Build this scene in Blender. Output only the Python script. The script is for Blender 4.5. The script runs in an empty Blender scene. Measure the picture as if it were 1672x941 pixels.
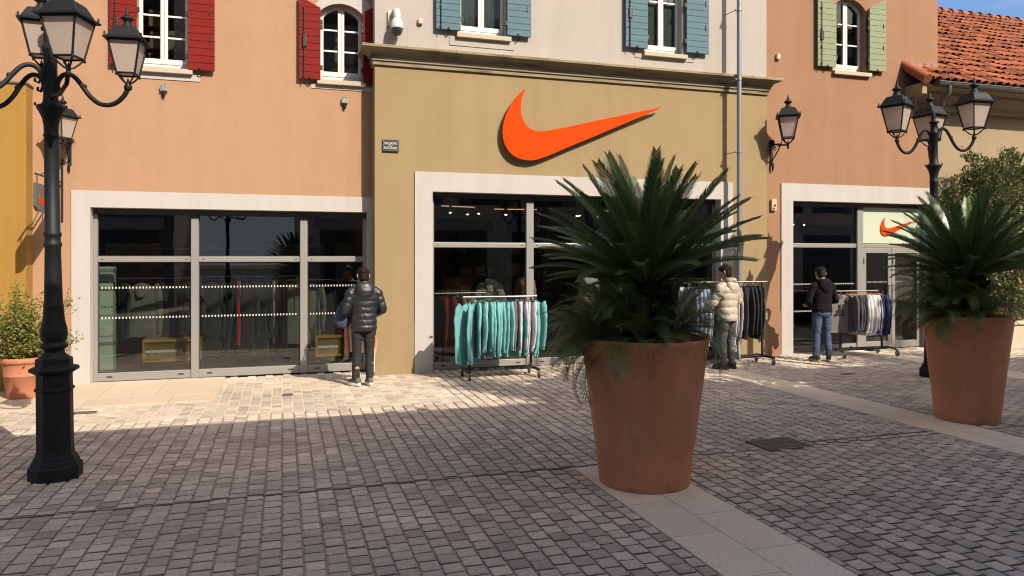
import bpy, bmesh, math, random
from mathutils import Vector, Matrix, noise
R = math.radians
PI = math.pi
S = bpy.context.scene
COL = S.collection
random.seed(7)

# ------------------------------------------------------------------ camera
TH = R(17.3)
CT, ST = math.cos(TH), math.sin(TH)
FPX, CX, HZ, CAMZ = 1200.0, 836.0, 422.0, 1.85
cam = bpy.data.cameras.new('camera')
cam.sensor_width = 36
cam.lens = 36 * FPX / 1672
cam.shift_y = -(470.5 - HZ) / 1672
cam.clip_end = 500
co = bpy.data.objects.new('camera', cam)
COL.objects.link(co)
co.location = (0, 0, CAMZ)
co.rotation_euler = (R(90), 0, -TH)
S.camera = co


def wx(px, Y):                      # world x of a picture column on the facade plane y = Y
    t = (px - CX) / FPX
    return Y * (ST + t * CT) / (CT - t * ST)


def wz(px, py, Y):
    t = (px - CX) / FPX
    return CAMZ + (HZ - py) / FPX * Y / (CT - t * ST)


def at(px, py, Y):
    return Vector((wx(px, Y), Y, wz(px, py, Y)))


# ------------------------------------------------------------------ materials
MATS = {}


def mat(name, col, rough=.7, var=.0, vscale=3.0, bump=.0, bscale=60.0, metal=0.0, spec=.5, island=0.0, emit=None, fine=0.0, sheen=0.0, trans=0.0, streak=0.0):
    if name in MATS:
        return MATS[name]
    m = bpy.data.materials.new(name)
    m.use_nodes = True
    nt = m.node_tree
    b = nt.nodes['Principled BSDF']
    b.inputs['Roughness'].default_value = rough
    b.inputs['Metallic'].default_value = metal
    b.inputs['Specular IOR Level'].default_value = spec
    c4 = (*col, 1)
    b.inputs['Base Color'].default_value = c4
    if sheen:
        b.inputs['Sheen Weight'].default_value = sheen
    tc = None
    if var or bump or island or fine or streak:
        tc = nt.nodes.new('ShaderNodeTexCoord')
    src = None
    if var or island or fine:
        fac = None

        def add(a, bb):
            if a is None:
                return bb
            n = nt.nodes.new('ShaderNodeMath'); n.operation = 'ADD'
            nt.links.new(a, n.inputs[0]); nt.links.new(bb, n.inputs[1])
            return n.outputs[0]

        def scaled(sock, k):
            n = nt.nodes.new('ShaderNodeMath'); n.operation = 'MULTIPLY_ADD'
            nt.links.new(sock, n.inputs[0]); n.inputs[1].default_value = 2 * k; n.inputs[2].default_value = -k
            return n.outputs[0]
        if var:
            for sc, k in ((vscale, var), (vscale * 5.3, var * .6)):
                n = nt.nodes.new('ShaderNodeTexNoise'); n.inputs['Scale'].default_value = sc; n.inputs['Detail'].default_value = 5
                n.inputs['Roughness'].default_value = .6
                nt.links.new(tc.outputs['Object'], n.inputs['Vector'])
                fac = add(fac, scaled(n.outputs['Fac'], k))
        if streak:
            mp = nt.nodes.new('ShaderNodeMapping'); mp.inputs['Scale'].default_value = (2.6, 2.6, .22)
            n = nt.nodes.new('ShaderNodeTexNoise'); n.inputs['Scale'].default_value = 1.7; n.inputs['Detail'].default_value = 7; n.inputs['Roughness'].default_value = .65
            nt.links.new(tc.outputs['Object'], mp.inputs['Vector']); nt.links.new(mp.outputs[0], n.inputs['Vector'])
            fac = add(fac, scaled(n.outputs['Fac'], streak))
        if fine:
            n = nt.nodes.new('ShaderNodeTexNoise'); n.inputs['Scale'].default_value = bscale; n.inputs['Detail'].default_value = 3
            nt.links.new(tc.outputs['Object'], n.inputs['Vector'])
            fac = add(fac, scaled(n.outputs['Fac'], fine))
        if island:
            g = nt.nodes.new('ShaderNodeNewGeometry')
            fac = add(fac, scaled(g.outputs['Random Per Island'], island))
        one = nt.nodes.new('ShaderNodeMath'); one.operation = 'ADD'; one.inputs[1].default_value = 1.0
        nt.links.new(fac, one.inputs[0])
        mx = nt.nodes.new('ShaderNodeVectorMath'); mx.operation = 'SCALE'
        mx.inputs[0].default_value = col
        nt.links.new(one.outputs[0], mx.inputs['Scale'])
        nt.links.new(mx.outputs[0], b.inputs['Base Color'])
    if bump:
        n = nt.nodes.new('ShaderNodeTexNoise'); n.inputs['Scale'].default_value = bscale; n.inputs['Detail'].default_value = 4
        nt.links.new(tc.outputs['Object'], n.inputs['Vector'])
        bp = nt.nodes.new('ShaderNodeBump'); bp.inputs['Strength'].default_value = bump; bp.inputs['Distance'].default_value = .01
        nt.links.new(n.outputs['Fac'], bp.inputs['Height'])
        nt.links.new(bp.outputs[0], b.inputs['Normal'])
    if emit:
        b.inputs['Emission Color'].default_value = (*emit[0], 1)
        b.inputs['Emission Strength'].default_value = emit[1]
    if trans:
        tr = nt.nodes.new('ShaderNodeBsdfTranslucent')
        tr.inputs['Color'].default_value = c4
        ms = nt.nodes.new('ShaderNodeMixShader'); ms.inputs[0].default_value = trans
        nt.links.new(b.outputs[0], ms.inputs[1]); nt.links.new(tr.outputs[0], ms.inputs[2])
        nt.links.new(ms.outputs[0], nt.nodes['Material Output'].inputs['Surface'])
    MATS[name] = m
    return m


def glass_mat(name, tint, base=.05, gain=.9):
    m = bpy.data.materials.new(name); m.use_nodes = True
    nt = m.node_tree; nt.nodes.clear()
    out = nt.nodes.new('ShaderNodeOutputMaterial')
    mix = nt.nodes.new('ShaderNodeMixShader')
    tr = nt.nodes.new('ShaderNodeBsdfTransparent'); tr.inputs[0].default_value = (*tint, 1)
    gl = nt.nodes.new('ShaderNodeBsdfGlossy'); gl.inputs['Roughness'].default_value = 0.0
    lw = nt.nodes.new('ShaderNodeLayerWeight')
    pw = nt.nodes.new('ShaderNodeMath'); pw.operation = 'POWER'; pw.inputs[1].default_value = 4
    ma = nt.nodes.new('ShaderNodeMath'); ma.operation = 'MULTIPLY_ADD'; ma.inputs[1].default_value = gain; ma.inputs[2].default_value = base; ma.use_clamp = True
    L = nt.links.new
    L(lw.outputs['Facing'], pw.inputs[0]); L(pw.outputs[0], ma.inputs[0]); L(ma.outputs[0], mix.inputs[0])
    L(tr.outputs[0], mix.inputs[1]); L(gl.outputs[0], mix.inputs[2]); L(mix.outputs[0], out.inputs['Surface'])
    # slight waviness of the sheet
    tc = nt.nodes.new('ShaderNodeTexCoord'); nz = nt.nodes.new('ShaderNodeTexNoise'); nz.inputs['Scale'].default_value = 1.3
    bp = nt.nodes.new('ShaderNodeBump'); bp.inputs['Strength'].default_value = .04; bp.inputs['Distance'].default_value = .02
    L(tc.outputs['Object'], nz.inputs['Vector']); L(nz.outputs['Fac'], bp.inputs['Height']); L(bp.outputs[0], gl.inputs['Normal'])
    MATS[name] = m
    return m


# ------------------------------------------------------------------ mesh builder
class MB:
    def __init__(s):
        s.v, s.f, s.m, s.sm = [], [], [], []

    def add(s, vs, fs, mi=0, smooth=False):
        o = len(s.v)
        s.v.extend([tuple(p) for p in vs])
        for f in fs:
            s.f.append([i + o for i in f]); s.m.append(mi); s.sm.append(smooth)

    def box(s, x0, x1, y0, y1, z0, z1, mi=0, M=None):
        vs = [Vector(p) for p in ((x0, y0, z0), (x1, y0, z0), (x1, y1, z0), (x0, y1, z0), (x0, y0, z1), (x1, y0, z1), (x1, y1, z1), (x0, y1, z1))]
        if M is not None:
            vs = [M @ p for p in vs]
        s.add(vs, [(3, 2, 1, 0), (4, 5, 6, 7), (0, 1, 5, 4), (1, 2, 6, 5), (2, 3, 7, 6), (3, 0, 4, 7)], mi)

    def bbox(s, x0, x1, y0, y1, z0, z1, b=.005, mi=0, M=None):     # box with chamfered edges
        bm = bmesh.new()
        bmesh.ops.create_cube(bm, size=1)
        for v in bm.verts:
            v.co = Vector(((x0 + x1) / 2 + v.co.x * (x1 - x0), (y0 + y1) / 2 + v.co.y * (y1 - y0), (z0 + z1) / 2 + v.co.z * (z1 - z0)))
        bmesh.ops.bevel(bm, geom=bm.edges[:], offset=b, segments=2, profile=.6, affect='EDGES')
        s.bm(bm, mi, M)

    def bm(s, bm, mi=0, M=None, smooth=False):
        bm.verts.index_update()
        s.add([(M @ v.co if M is not None else v.co.copy()) for v in bm.verts], [[v.index for v in f.verts] for f in bm.faces], mi, smooth)
        bm.free()

    def prism(s, pts, y0, y1, mi=0):          # polygon in x,z extruded along y (front at y0)
        n = len(pts)
        vs = [(p[0], y0, p[1]) for p in pts] + [(p[0], y1, p[1]) for p in pts]
        fs = [list(range(n)), [n + i for i in reversed(range(n))]]
        fs += [[i, n + i, n + (i + 1) % n, (i + 1) % n] for i in range(n)]
        s.add(vs, fs, mi)

    def prismx(s, pts, x0, x1, mi=0):         # polygon in y,z extruded along x
        n = len(pts)
        vs = [(x0, p[0], p[1]) for p in pts] + [(x1, p[0], p[1]) for p in pts]
        fs = [list(range(n)), [n + i for i in reversed(range(n))]]
        fs += [[i, n + i, n + (i + 1) % n, (i + 1) % n] for i in range(n)]
        s.add(vs, fs, mi)

    def rings(s, rings, mi=0, caps=True, smooth=True):
        n = len(rings[0])
        vs = [p for r in rings for p in r]
        fs = []
        for k in range(len(rings) - 1):
            for i in range(n):
                j = (i + 1) % n
                fs.append((k * n + i, k * n + j, (k + 1) * n + j, (k + 1) * n + i))
        s.add(vs, fs, mi, smooth)
        if caps:
            s.add(rings[0], [list(reversed(range(n)))], mi, False)
            s.add(rings[-1], [list(range(n))], mi, False)

    def tube(s, pts, r, n=10, mi=0, caps=True, sx=1.0, up=None):
        pts = [Vector(p) for p in pts]
        rr = r if isinstance(r, (list, tuple)) else [r] * len(pts)
        rings = []
        a = None
        for i, p in enumerate(pts):
            d = (pts[min(i + 1, len(pts) - 1)] - pts[max(i - 1, 0)]).normalized()
            if a is None:
                u = Vector(up) if up else (Vector((0, 0, 1)) if abs(d.z) < .9 else Vector((1, 0, 0)))
                a = (u - d * u.dot(d)).normalized()
            else:
                a = (a - d * a.dot(d)).normalized()
            b = d.cross(a)
            rings.append([p + (a * math.cos(2 * PI * k / n) + b * math.sin(2 * PI * k / n) * sx) * rr[i] for k in range(n)])
        s.rings(rings, mi, caps)

    def lathe(s, prof, n=24, c=(0, 0, 0), mi=0, smooth=True, rot=0.0, caps=True, sq=None):
        rings = []
        for r, z in prof:
            rings.append([(c[0] + r * math.cos(2 * PI * k / n + rot), c[1] + r * math.sin(2 * PI * k / n + rot), c[2] + z) for k in range(n)])
        s.rings(rings, mi, caps, smooth)

    def ell(s, lst, n=24, mi=0, caps=True):   # horizontal ellipse rings (cx,cy,cz,rx,ry)
        s.rings([[(cx + rx * math.cos(2 * PI * k / n), cy + ry * math.sin(2 * PI * k / n), cz) for k in range(n)] for cx, cy, cz, rx, ry in lst], mi, caps)

    def mesh(s, name, mats):
        me = bpy.data.meshes.new(name)
        me.from_pydata(s.v, [], s.f)
        for m in (mats if isinstance(mats, (list, tuple)) else [mats]):
            me.materials.append(m)
        me.polygons.foreach_set('material_index', s.m)
        me.polygons.foreach_set('use_smooth', s.sm)
        me.update()
        return me

    def build(s, name, mats, parent=None, loc=None, rz=None):
        return link(name, s.mesh(name, mats), parent, loc, rz)

    def remesh(s, name, m, parent=None, vox=.008, smooth=3, wr=None):
        me = s.mesh(name, m)
        o = bpy.data.objects.new('temporary', me); COL.objects.link(o)
        r = o.modifiers.new('r', 'REMESH'); r.mode = 'VOXEL'; r.voxel_size = vox
        if smooth:
            q = o.modifiers.new('s', 'SMOOTH'); q.iterations = smooth; q.factor = .5
        dg = bpy.context.evaluated_depsgraph_get()
        n = bpy.data.meshes.new_from_object(o.evaluated_get(dg))
        n.name = name
        bpy.data.objects.remove(o); bpy.data.meshes.remove(me)
        n.materials.clear(); n.materials.append(m)
        n.polygons.foreach_set('use_smooth', [True] * len(n.polygons))
        n.polygons.foreach_set('material_index', [0] * len(n.polygons))
        if wr:
            amp, fx, fz, zlo, sh = wr
            NV = [0.0] * (3 * len(n.vertices)); n.vertex_normals.foreach_get('vector', NV)
            CV = [0.0] * (3 * len(n.vertices)); n.vertices.foreach_get('co', CV)
            for vi in range(len(n.vertices)):
                c = Vector(CV[3 * vi:3 * vi + 3]); nv = Vector(NV[3 * vi:3 * vi + 3])
                q = Vector((c.x * fx + sh, c.y * fx, (c.z + .35 * abs(c.x - (.1 if c.x > 0 else -.1)) + .25 * c.y) * fz))
                k = abs(noise.noise(q)) * 1.6 - .5 + .5 * noise.noise(q * 2.3)
                CV[3 * vi:3 * vi + 3] = c + nv * (amp * k * (1.6 if c.z < zlo else 1.0))
            n.vertices.foreach_set('co', CV)
            n.update()
        return link(name, n, parent)


def link(name, me, parent=None, loc=None, rz=None):
    o = bpy.data.objects.new(name, me)
    COL.objects.link(o)
    if parent is not None:
        o.parent = parent
    if loc is not None:
        o.location = loc
    if rz is not None:
        o.rotation_euler = (0, 0, rz)
    return o


def tag(o, label=None, cat=None, group=None, kind=None):
    for k, v in (('label', label), ('category', cat), ('group', group), ('kind', kind)):
        if v:
            o[k] = v
    return o


def thing(name, label, cat, loc=(0, 0, 0), rz=0.0, group=None, sc=1.0):
    o = bpy.data.objects.new(name, None)
    o.empty_display_size = .1
    COL.objects.link(o)
    o.location = loc; o.rotation_euler = (0, 0, rz); o.scale = (sc, sc, sc)
    return tag(o, label, cat, group)


def dup(root, loc=None, rz=None, label=None, group=None):
    def rec(o, p):
        c = o.copy(); COL.objects.link(c)
        if p is not None:
            c.parent = p
        for ch in [q for q in bpy.data.objects if q.parent == o]:
            rec(ch, c)
        return c
    r = rec(root, None)
    if loc is not None: r.location = loc
    if rz is not None: r.rotation_euler = (0, 0, rz)
    if label: r['label'] = label
    if group: r['group'] = group
    return r


def recolour(o, m):
    o.material_slots[0].link = 'OBJECT'
    o.material_slots[0].material = m


# ------------------------------------------------------------------ palette
PEACH = mat('peach_stucco', (0.3213, 0.1893, 0.1152), .9, .08, .9, .25, 90, fine=.04, streak=.13)
OLIVE = mat('ochre_stucco', (0.2465, 0.1804, 0.0957), .9, .08, .8, .25, 90, fine=.04, streak=.13)
CREAMW = mat('cream_stucco', (0.3305, 0.3048, 0.2831), .9, .08, .9, .2, 90, fine=.03, streak=.13)
TERRA_W = mat('terracotta_stucco', (0.2464, 0.1338, 0.0771), .9, .08, .9, .25, 90, fine=.04, streak=.13)
BEIGE = mat('beige_stucco', (0.2592, 0.2009, 0.1296), .9, .06, .9, .25, 90, fine=.04, streak=.13)
YELLOW = mat('mustard_stucco', (0.2650, 0.1490, 0.0278), .9, .08, .8, .2, 70, fine=.04, streak=.13)
WHITE = mat('white_render', (0.3731, 0.3539, 0.3442), .85, .03, 1.1, .12, 80, fine=.02, streak=.13)
STONE = mat('moulding_stone', (0.2268, 0.1879, 0.1231), .9, .14, 2.2, .3, 70, fine=.06)
SILL = mat('sill_stone', (0.3960, 0.3384, 0.2592), .85, .08, 5, .2, 80)
ALU = mat('brushed_aluminium', (0.2592, 0.2520, 0.2448), .45, .02, 2, metal=.35)
DARKALU = mat('dark_aluminium', (.03, .032, .034), .5)
UPVC = mat('white_window_paint', (0.5760, 0.5688, 0.5544), .4)
RED = mat('red_shutter_paint', (0.1548, 0.0094, 0.0072), .7, .12, 4, .1, 60, spec=.15)
BLUE = mat('blue_shutter_paint', (0.0834, 0.1473, 0.1827), .7, .12, 4, .1, 60, spec=.2)
GREEN = mat('green_shutter_paint', (0.2016, 0.2412, 0.1584), .7, .10, 4, .1, 60, spec=.2)
IRON = mat('black_iron', (.008, .009, .010), .45, .2, 30)
LAMPB = mat('black_lamp_paint', (.009, .011, .013), .55, .25, 6, .08, 50, spec=.25)
ORANGE = mat('orange_sign_paint', (0.5120, 0.0464, 0.0008), .7, spec=.08)
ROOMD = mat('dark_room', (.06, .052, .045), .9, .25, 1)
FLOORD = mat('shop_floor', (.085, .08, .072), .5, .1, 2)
GLASS = glass_mat('shop_glass', (.68, .71, .69), .082, .9)
GLASSU = glass_mat('window_glass', (.62, .66, .66), .05, .9)
SUNWHITE = mat('white_marking', (.75, .75, .72), .6)
LGLASS = mat('frosted_lamp_glass', (.66, .57, .51), .45, .06, 5, trans=.55)
TERRACOTTA = mat('terracotta_planter', (.49, .215, .11), .78, .20, 2.2, .25, 120, fine=.06, streak=.22)
TERRALIGHT = mat('light_terracotta', (0.3744, 0.1440, 0.0756), .8, .10, 5, .1, 90)
SOIL = mat('soil', (.03, .022, .015), 1, .3, 20, .6, 60)
GREYZ = mat('zinc', (.22, .25, .28), .45, .06, 4, metal=.5)
BLK = mat('black_plastic', (.012, .012, .013), .5)
CHROME = mat('chrome_tube', (.5, .5, .5), .3, metal=.9)

YL, YO, YR, YT = 12.05, 11.70, 11.85, 12.0     # facade planes

# ------------------------------------------------------------------ ground
SUNDIR = Vector((-.50, 1.0, -.90)).normalized()   # the way the light travels

gm = mat('ground_bedding', (.34, .295, .245), .95, .15, 3, .5, 200)
mb = MB()
mb.add([(-120, -120, 0), (120, -120, 0), (120, 120, 0), (-120, 120, 0)], [(0, 1, 2, 3)])
tag(mb.build('ground', gm), kind='structure')

STRIPS = [(2.43, 3.18), (6.60, 7.22), (10.75, 11.35)]
DRAIN_Y = 6.02
LAMPS = []
GRATE = (4.43, 4.95, 5.96, 6.36)


def paver_mat():
    m = bpy.data.materials.new('cobble_paver'); m.use_nodes = True
    nt = m.node_tree; b = nt.nodes['Principled BSDF']; L = nt.links.new
    g = nt.nodes.new('ShaderNodeNewGeometry'); tc = nt.nodes.new('ShaderNodeTexCoord')
    cr = nt.nodes.new('ShaderNodeValToRGB')
    e = cr.color_ramp.elements
    e[0].position = 0; e[0].color = (.31, .255, .21, 1)
    e[1].position = 1; e[1].color = (.57, .475, .39, 1)
    for p, c in ((.2, (.395, .335, .28)), (.5, (.44, .37, .31)), (.8, (.475, .395, .325))):
        q = e.new(p); q.color = (*c, 1)
    L(g.outputs['Random Per Island'], cr.inputs[0])
    n1 = nt.nodes.new('ShaderNodeTexNoise'); n1.inputs['Scale'].default_value = .55; n1.inputs['Detail'].default_value = 6
    n2 = nt.nodes.new('ShaderNodeTexNoise'); n2.inputs['Scale'].default_value = 45; n2.inputs['Detail'].default_value = 5
    L(tc.outputs['Object'], n1.inputs['Vector']); L(tc.outputs['Object'], n2.inputs['Vector'])
    m1 = nt.nodes.new('ShaderNodeMapRange'); m1.inputs[1].default_value = .3; m1.inputs[2].default_value = .7; m1.inputs[3].default_value = .8; m1.inputs[4].default_value = 1.2
    m2 = nt.nodes.new('ShaderNodeMapRange'); m2.inputs[1].default_value = .25; m2.inputs[2].default_value = .75; m2.inputs[3].default_value = .78; m2.inputs[4].default_value = 1.18
    L(n1.outputs['Fac'], m1.inputs[0]); L(n2.outputs['Fac'], m2.inputs[0])
    mm = nt.nodes.new('ShaderNodeMath'); mm.operation = 'MULTIPLY'; L(m1.outputs[0], mm.inputs[0]); L(m2.outputs[0], mm.inputs[1])
    vs = nt.nodes.new('ShaderNodeVectorMath'); vs.operation = 'SCALE'; L(cr.outputs[0], vs.inputs[0]); L(mm.outputs[0], vs.inputs['Scale'])
    L(vs.outputs[0], b.inputs['Base Color'])
    b.inputs['Roughness'].default_value = .72
    n3 = nt.nodes.new('ShaderNodeTexNoise'); n3.inputs['Scale'].default_value = 110; n3.inputs['Detail'].default_value = 4
    L(tc.outputs['Object'], n3.inputs['Vector'])
    bp = nt.nodes.new('ShaderNodeBump'); bp.inputs['Strength'].default_value = .45; bp.inputs['Distance'].default_value = .006
    L(n3.outputs['Fac'], bp.inputs['Height']); L(bp.outputs[0], b.inputs['Normal'])
    return m


PAV = paver_mat()
rng = random.Random(3)
mb = MB(); mbp = MB()
CP, RP = .130, .137
SLABX, SLABY = -.85, 10.25


def in_slab(x, y):
    return x < SLABX and y > SLABY - .06


ci = 0
x = -9.5
while x < 16.2:
    XA, XB = x, x + CP
    def trimmed(xa, xb, y):                  # trim columns that meet a strip
        for a, b in STRIPS:
            if a < 5 and y > 5.95: continue
            if xa < a < xb: xb = a
            if xa < b < xb: xa = b
            if xa >= a and xb <= b: xa = xb
        if y > SLABY - .06 and xa < SLABX: xa = min(xb, SLABX)
        return xa, xb
    off = (ci % 2) * RP * .5 + rng.uniform(-.012, .012)
    ci += 1
    if True:
        y = 1.2 - off
        while y < 12.15:
            y0, y1 = y, y + RP
            y += RP
            cym = (y0 + y1) / 2
            xa, xb = trimmed(XA, XB, cym)
            if xb - xa < .03: continue
            cxm = (xa + xb) / 2
            if in_slab(cxm, cym) or (GRATE[0] < cxm < GRATE[1] and GRATE[2] < cym < GRATE[3]):
                continue
            for lo, hi in ((DRAIN_Y - .012, DRAIN_Y + .012),):
                if y0 < lo < y1 and y1 < hi + .08: y1 = lo
                elif y0 < hi < y1: y0 = hi
                elif y0 < lo and y1 > hi: y1 = lo
            if y1 - y0 < .03:
                continue
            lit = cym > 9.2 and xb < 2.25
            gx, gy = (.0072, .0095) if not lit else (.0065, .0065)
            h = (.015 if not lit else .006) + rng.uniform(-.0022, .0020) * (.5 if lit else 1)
            j = lambda: rng.uniform(-.0042, .0042)
            base = [(xa + gx + j(), y0 + gy + j()), (xb - gx + j(), y0 + gy + j()), (xb - gx + j(), y1 - gy + j()), (xa + gx + j(), y1 - gy + j())]
            bv = .0105 if not lit else .006
            by = bv * 1.3
            ins = [(base[0][0] + bv, base[0][1] + by), (base[1][0] - bv, base[1][1] + by), (base[2][0] - bv, base[2][1] - by), (base[3][0] + bv, base[3][1] - by)]
            tl = [rng.uniform(-.0018, .0018) for _ in range(4)]
            vs = [(p[0], p[1], -.002) for p in base] + [(p[0], p[1], h - (.0065 if not lit else .0026)) for p in base] + [(p[0], p[1], h + t) for p, t in zip(ins, tl)]
            fs = [(8, 9, 10, 11)]
            for k in range(4):
                l = (k + 1) % 4
                fs.append((4 + k, 4 + l, 8 + l, 8 + k))
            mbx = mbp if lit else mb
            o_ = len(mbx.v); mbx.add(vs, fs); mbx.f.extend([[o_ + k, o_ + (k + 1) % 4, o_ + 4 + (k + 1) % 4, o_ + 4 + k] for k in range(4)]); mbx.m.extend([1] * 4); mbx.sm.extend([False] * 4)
    x += CP
JOINT_SHADE = mat('joint_grime', (.16, .14, .12), .95)  # dark paver sides: shade inside the joints painted as colour
tag(mb.build('cobble_paving', [PAV, JOINT_SHADE]), kind='structure')
PAV_SUN = PAV.copy(); PAV_SUN.name = 'pale_cobble'  # copy of the cobbles retoned for the sunlit band
for e in [n for n in PAV_SUN.node_tree.nodes if n.type == 'VALTORGB'][0].color_ramp.elements:
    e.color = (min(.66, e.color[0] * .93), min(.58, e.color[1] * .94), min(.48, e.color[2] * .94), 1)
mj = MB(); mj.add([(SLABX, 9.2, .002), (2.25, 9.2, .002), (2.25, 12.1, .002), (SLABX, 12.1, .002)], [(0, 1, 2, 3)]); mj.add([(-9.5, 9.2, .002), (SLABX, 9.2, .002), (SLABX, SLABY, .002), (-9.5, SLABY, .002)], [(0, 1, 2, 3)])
tag(mj.build('joint_sand_ground', mat('joint_sand', (.50, .44, .36), .95, .15, 3, .5, 200)), kind='structure')  # joint bed painted paler in the sunlit band, sunlight put into the colour
tag(mbp.build('pale_cobble_pavement', [PAV_SUN, mat('pale_joint', (.40, .35, .28), .95)]), kind='structure')  # paver sides there painted paler too, to look sunlit

# smooth stone strips of slabs running towards the shops
SLAB = mat('pale_slab', (.70, .585, .46), .62, .12, 1.6, 0.9, 55, island=.07, fine=.26)
mb = MB()
for a, b in STRIPS:
    mid = (a + b) / 2
    for lane, (p, q) in enumerate(((a, mid), (mid, b))):
        y = 1.0 + lane * .33 - (.2 if a > 5 else 0)
        while y < (5.98 if a < 5 else 11.6):
            y1 = min(y + .66, 5.985) if a < 5 else y + .66
            mb.bbox(p + .003, q - .003, y + .003, y1 - .003, -.01, .0145 + random.uniform(0, .0012), b=.003)
            y = y1
tag(mb.build('stone_strip_paving', SLAB), kind='structure')
# pale slabs at the foot of the peach shop
mb = MB()
SLAB2 = mat('pale_apron_slab', (0.449, 0.367, 0.281), .75, .10, 1.6, .35, 130, island=.05, fine=.08)
x = -9.4
while x < SLABX - .1:
    x1 = x + random.uniform(.55, .8)
    if x1 > SLABX - .4: x1 = SLABX
    mb.bbox(x + .003, x1 - .003, 10.80, 12.2, -.01, .015 + random.uniform(0, .002), b=.003)
    x = x1
x = -9.4
while x < SLABX - .1:
    x1 = x + .5
    if x1 > SLABX - .3: x1 = SLABX
    mb.bbox(x + .003, x1 - .003, SLABY + .01, 10.78, -.01, .014 + random.uniform(0, .002), b=.003)
    x = x1
tag(mb.build('apron_paving', SLAB2), kind='structure')
# slot drain line
mb = MB()
mb.box(-9.5, STRIPS[0][0] - .01, DRAIN_Y - .007, DRAIN_Y + .007, -.02, .009)
mb.box(GRATE[1], STRIPS[1][0], DRAIN_Y + .10, DRAIN_Y + .114, -.02, .0205)
tag(mb.build('drain_slot_pavement', mat('slot_drain', (.075, .078, .085), .7)), kind='structure')

# ------------------------------------------------------------------ building pieces
def wall_grid(mb, X0, X1, Z0, Z1, Y, holes, thick=.30, mi=0):
    xs = sorted({X0, X1, *[h[0] for h in holes], *[h[1] for h in holes]})
    zs = sorted({Z0, Z1, *[h[2] for h in holes], *[h[3] for h in holes]})
    xs = [v for v in xs if X0 <= v <= X1]; zs = [v for v in zs if Z0 <= v <= Z1]
    hole = lambda a, b, c, d: any(h[0] - 1e-6 <= a and b <= h[1] + 1e-6 and h[2] - 1e-6 <= c and d <= h[3] + 1e-6 for h in holes)
    for i in range(len(xs) - 1):
        for k in range(len(zs) - 1):
            a, b, c, d = xs[i], xs[i + 1], zs[k], zs[k + 1]
            if hole(a, b, c, d):
                continue
            mb.add([(a, Y, c), (b, Y, c), (b, Y, d), (a, Y, d)], [(0, 1, 2, 3)], mi)
            mb.add([(a, Y + thick, c), (b, Y + thick, c), (b, Y + thick, d), (a, Y + thick, d)], [(3, 2, 1, 0)], mi)
    for h in holes:
        a, b, c, d = h
        mb.add([(a, Y, c), (a, Y + thick, c), (a, Y + thick, d), (a, Y, d)], [(0, 1, 2, 3)], mi)
        mb.add([(b, Y, c), (b, Y + thick, c), (b, Y + thick, d), (b, Y, d)], [(3, 2, 1, 0)], mi)
        mb.add([(a, Y, d), (a, Y + thick, d), (b, Y + thick, d), (b, Y, d)], [(0, 1, 2, 3)], mi)
        mb.add([(a, Y, c), (a, Y + thick, c), (b, Y + thick, c), (b, Y, c)], [(3, 2, 1, 0)], mi)


def side_walls(mb, X0, X1, Z1, Y, depth, mi=0, thick=.3):
    mb.add([(X0, Y, 0), (X0, Y + depth, 0), (X0, Y + depth, Z1), (X0, Y, Z1)], [(0, 1, 2, 3)], mi)
    mb.add([(X1, Y, 0), (X1, Y + depth, 0), (X1, Y + depth, Z1), (X1, Y, Z1)], [(3, 2, 1, 0)], mi)
    mb.add([(X0, Y + depth, 0), (X1, Y + depth, 0), (X1, Y + depth, Z1), (X0, Y + depth, Z1)], [(3, 2, 1, 0)], mi)
    mb.add([(X0, Y, Z1), (X1, Y, Z1), (X1, Y + depth, Z1), (X0, Y + depth, Z1)], [(0, 1, 2, 3)], mi)


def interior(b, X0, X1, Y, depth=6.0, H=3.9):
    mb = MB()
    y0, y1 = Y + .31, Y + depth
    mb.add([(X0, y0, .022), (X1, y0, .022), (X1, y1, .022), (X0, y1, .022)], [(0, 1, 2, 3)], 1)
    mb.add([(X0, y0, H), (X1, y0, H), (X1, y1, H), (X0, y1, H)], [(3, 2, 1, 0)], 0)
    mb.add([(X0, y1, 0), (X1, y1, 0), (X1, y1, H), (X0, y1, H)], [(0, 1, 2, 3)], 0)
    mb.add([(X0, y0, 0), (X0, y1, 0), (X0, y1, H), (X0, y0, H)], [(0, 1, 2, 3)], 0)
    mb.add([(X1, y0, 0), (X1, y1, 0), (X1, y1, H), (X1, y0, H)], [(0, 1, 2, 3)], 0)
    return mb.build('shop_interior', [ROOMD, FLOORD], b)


def surround(b, X0, X1, Zt, x0, x1, zt, Y, z0=0.0, name='window_surround'):
    """white band round a shop window: outer X0..X1 up to Zt, opening x0..x1 up to zt"""
    mb = MB()
    f, d = Y - .022, Y + .20
    pts = [(X0, z0), (x0, z0), (x0, zt), (x1, zt), (x1, z0), (X1, z0), (X1, Zt), (X0, Zt)]
    mb.prism(pts, f, Y + .002)
    mb.prism([(x0 - .01, z0), (x0 + .001, z0), (x0 + .001, zt - .001), (x0 - .01, zt)], Y + .002, d)
    mb.prism([(x1 - .001, z0), (x1 + .01, z0), (x1 + .01, zt), (x1 - .001, zt - .001)], Y + .002, d)
    mb.box(x0 - .01, x1 + .01, Y + .002, d, zt - .001, zt + .01)
    return mb.build(name, WHITE, b)


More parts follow.
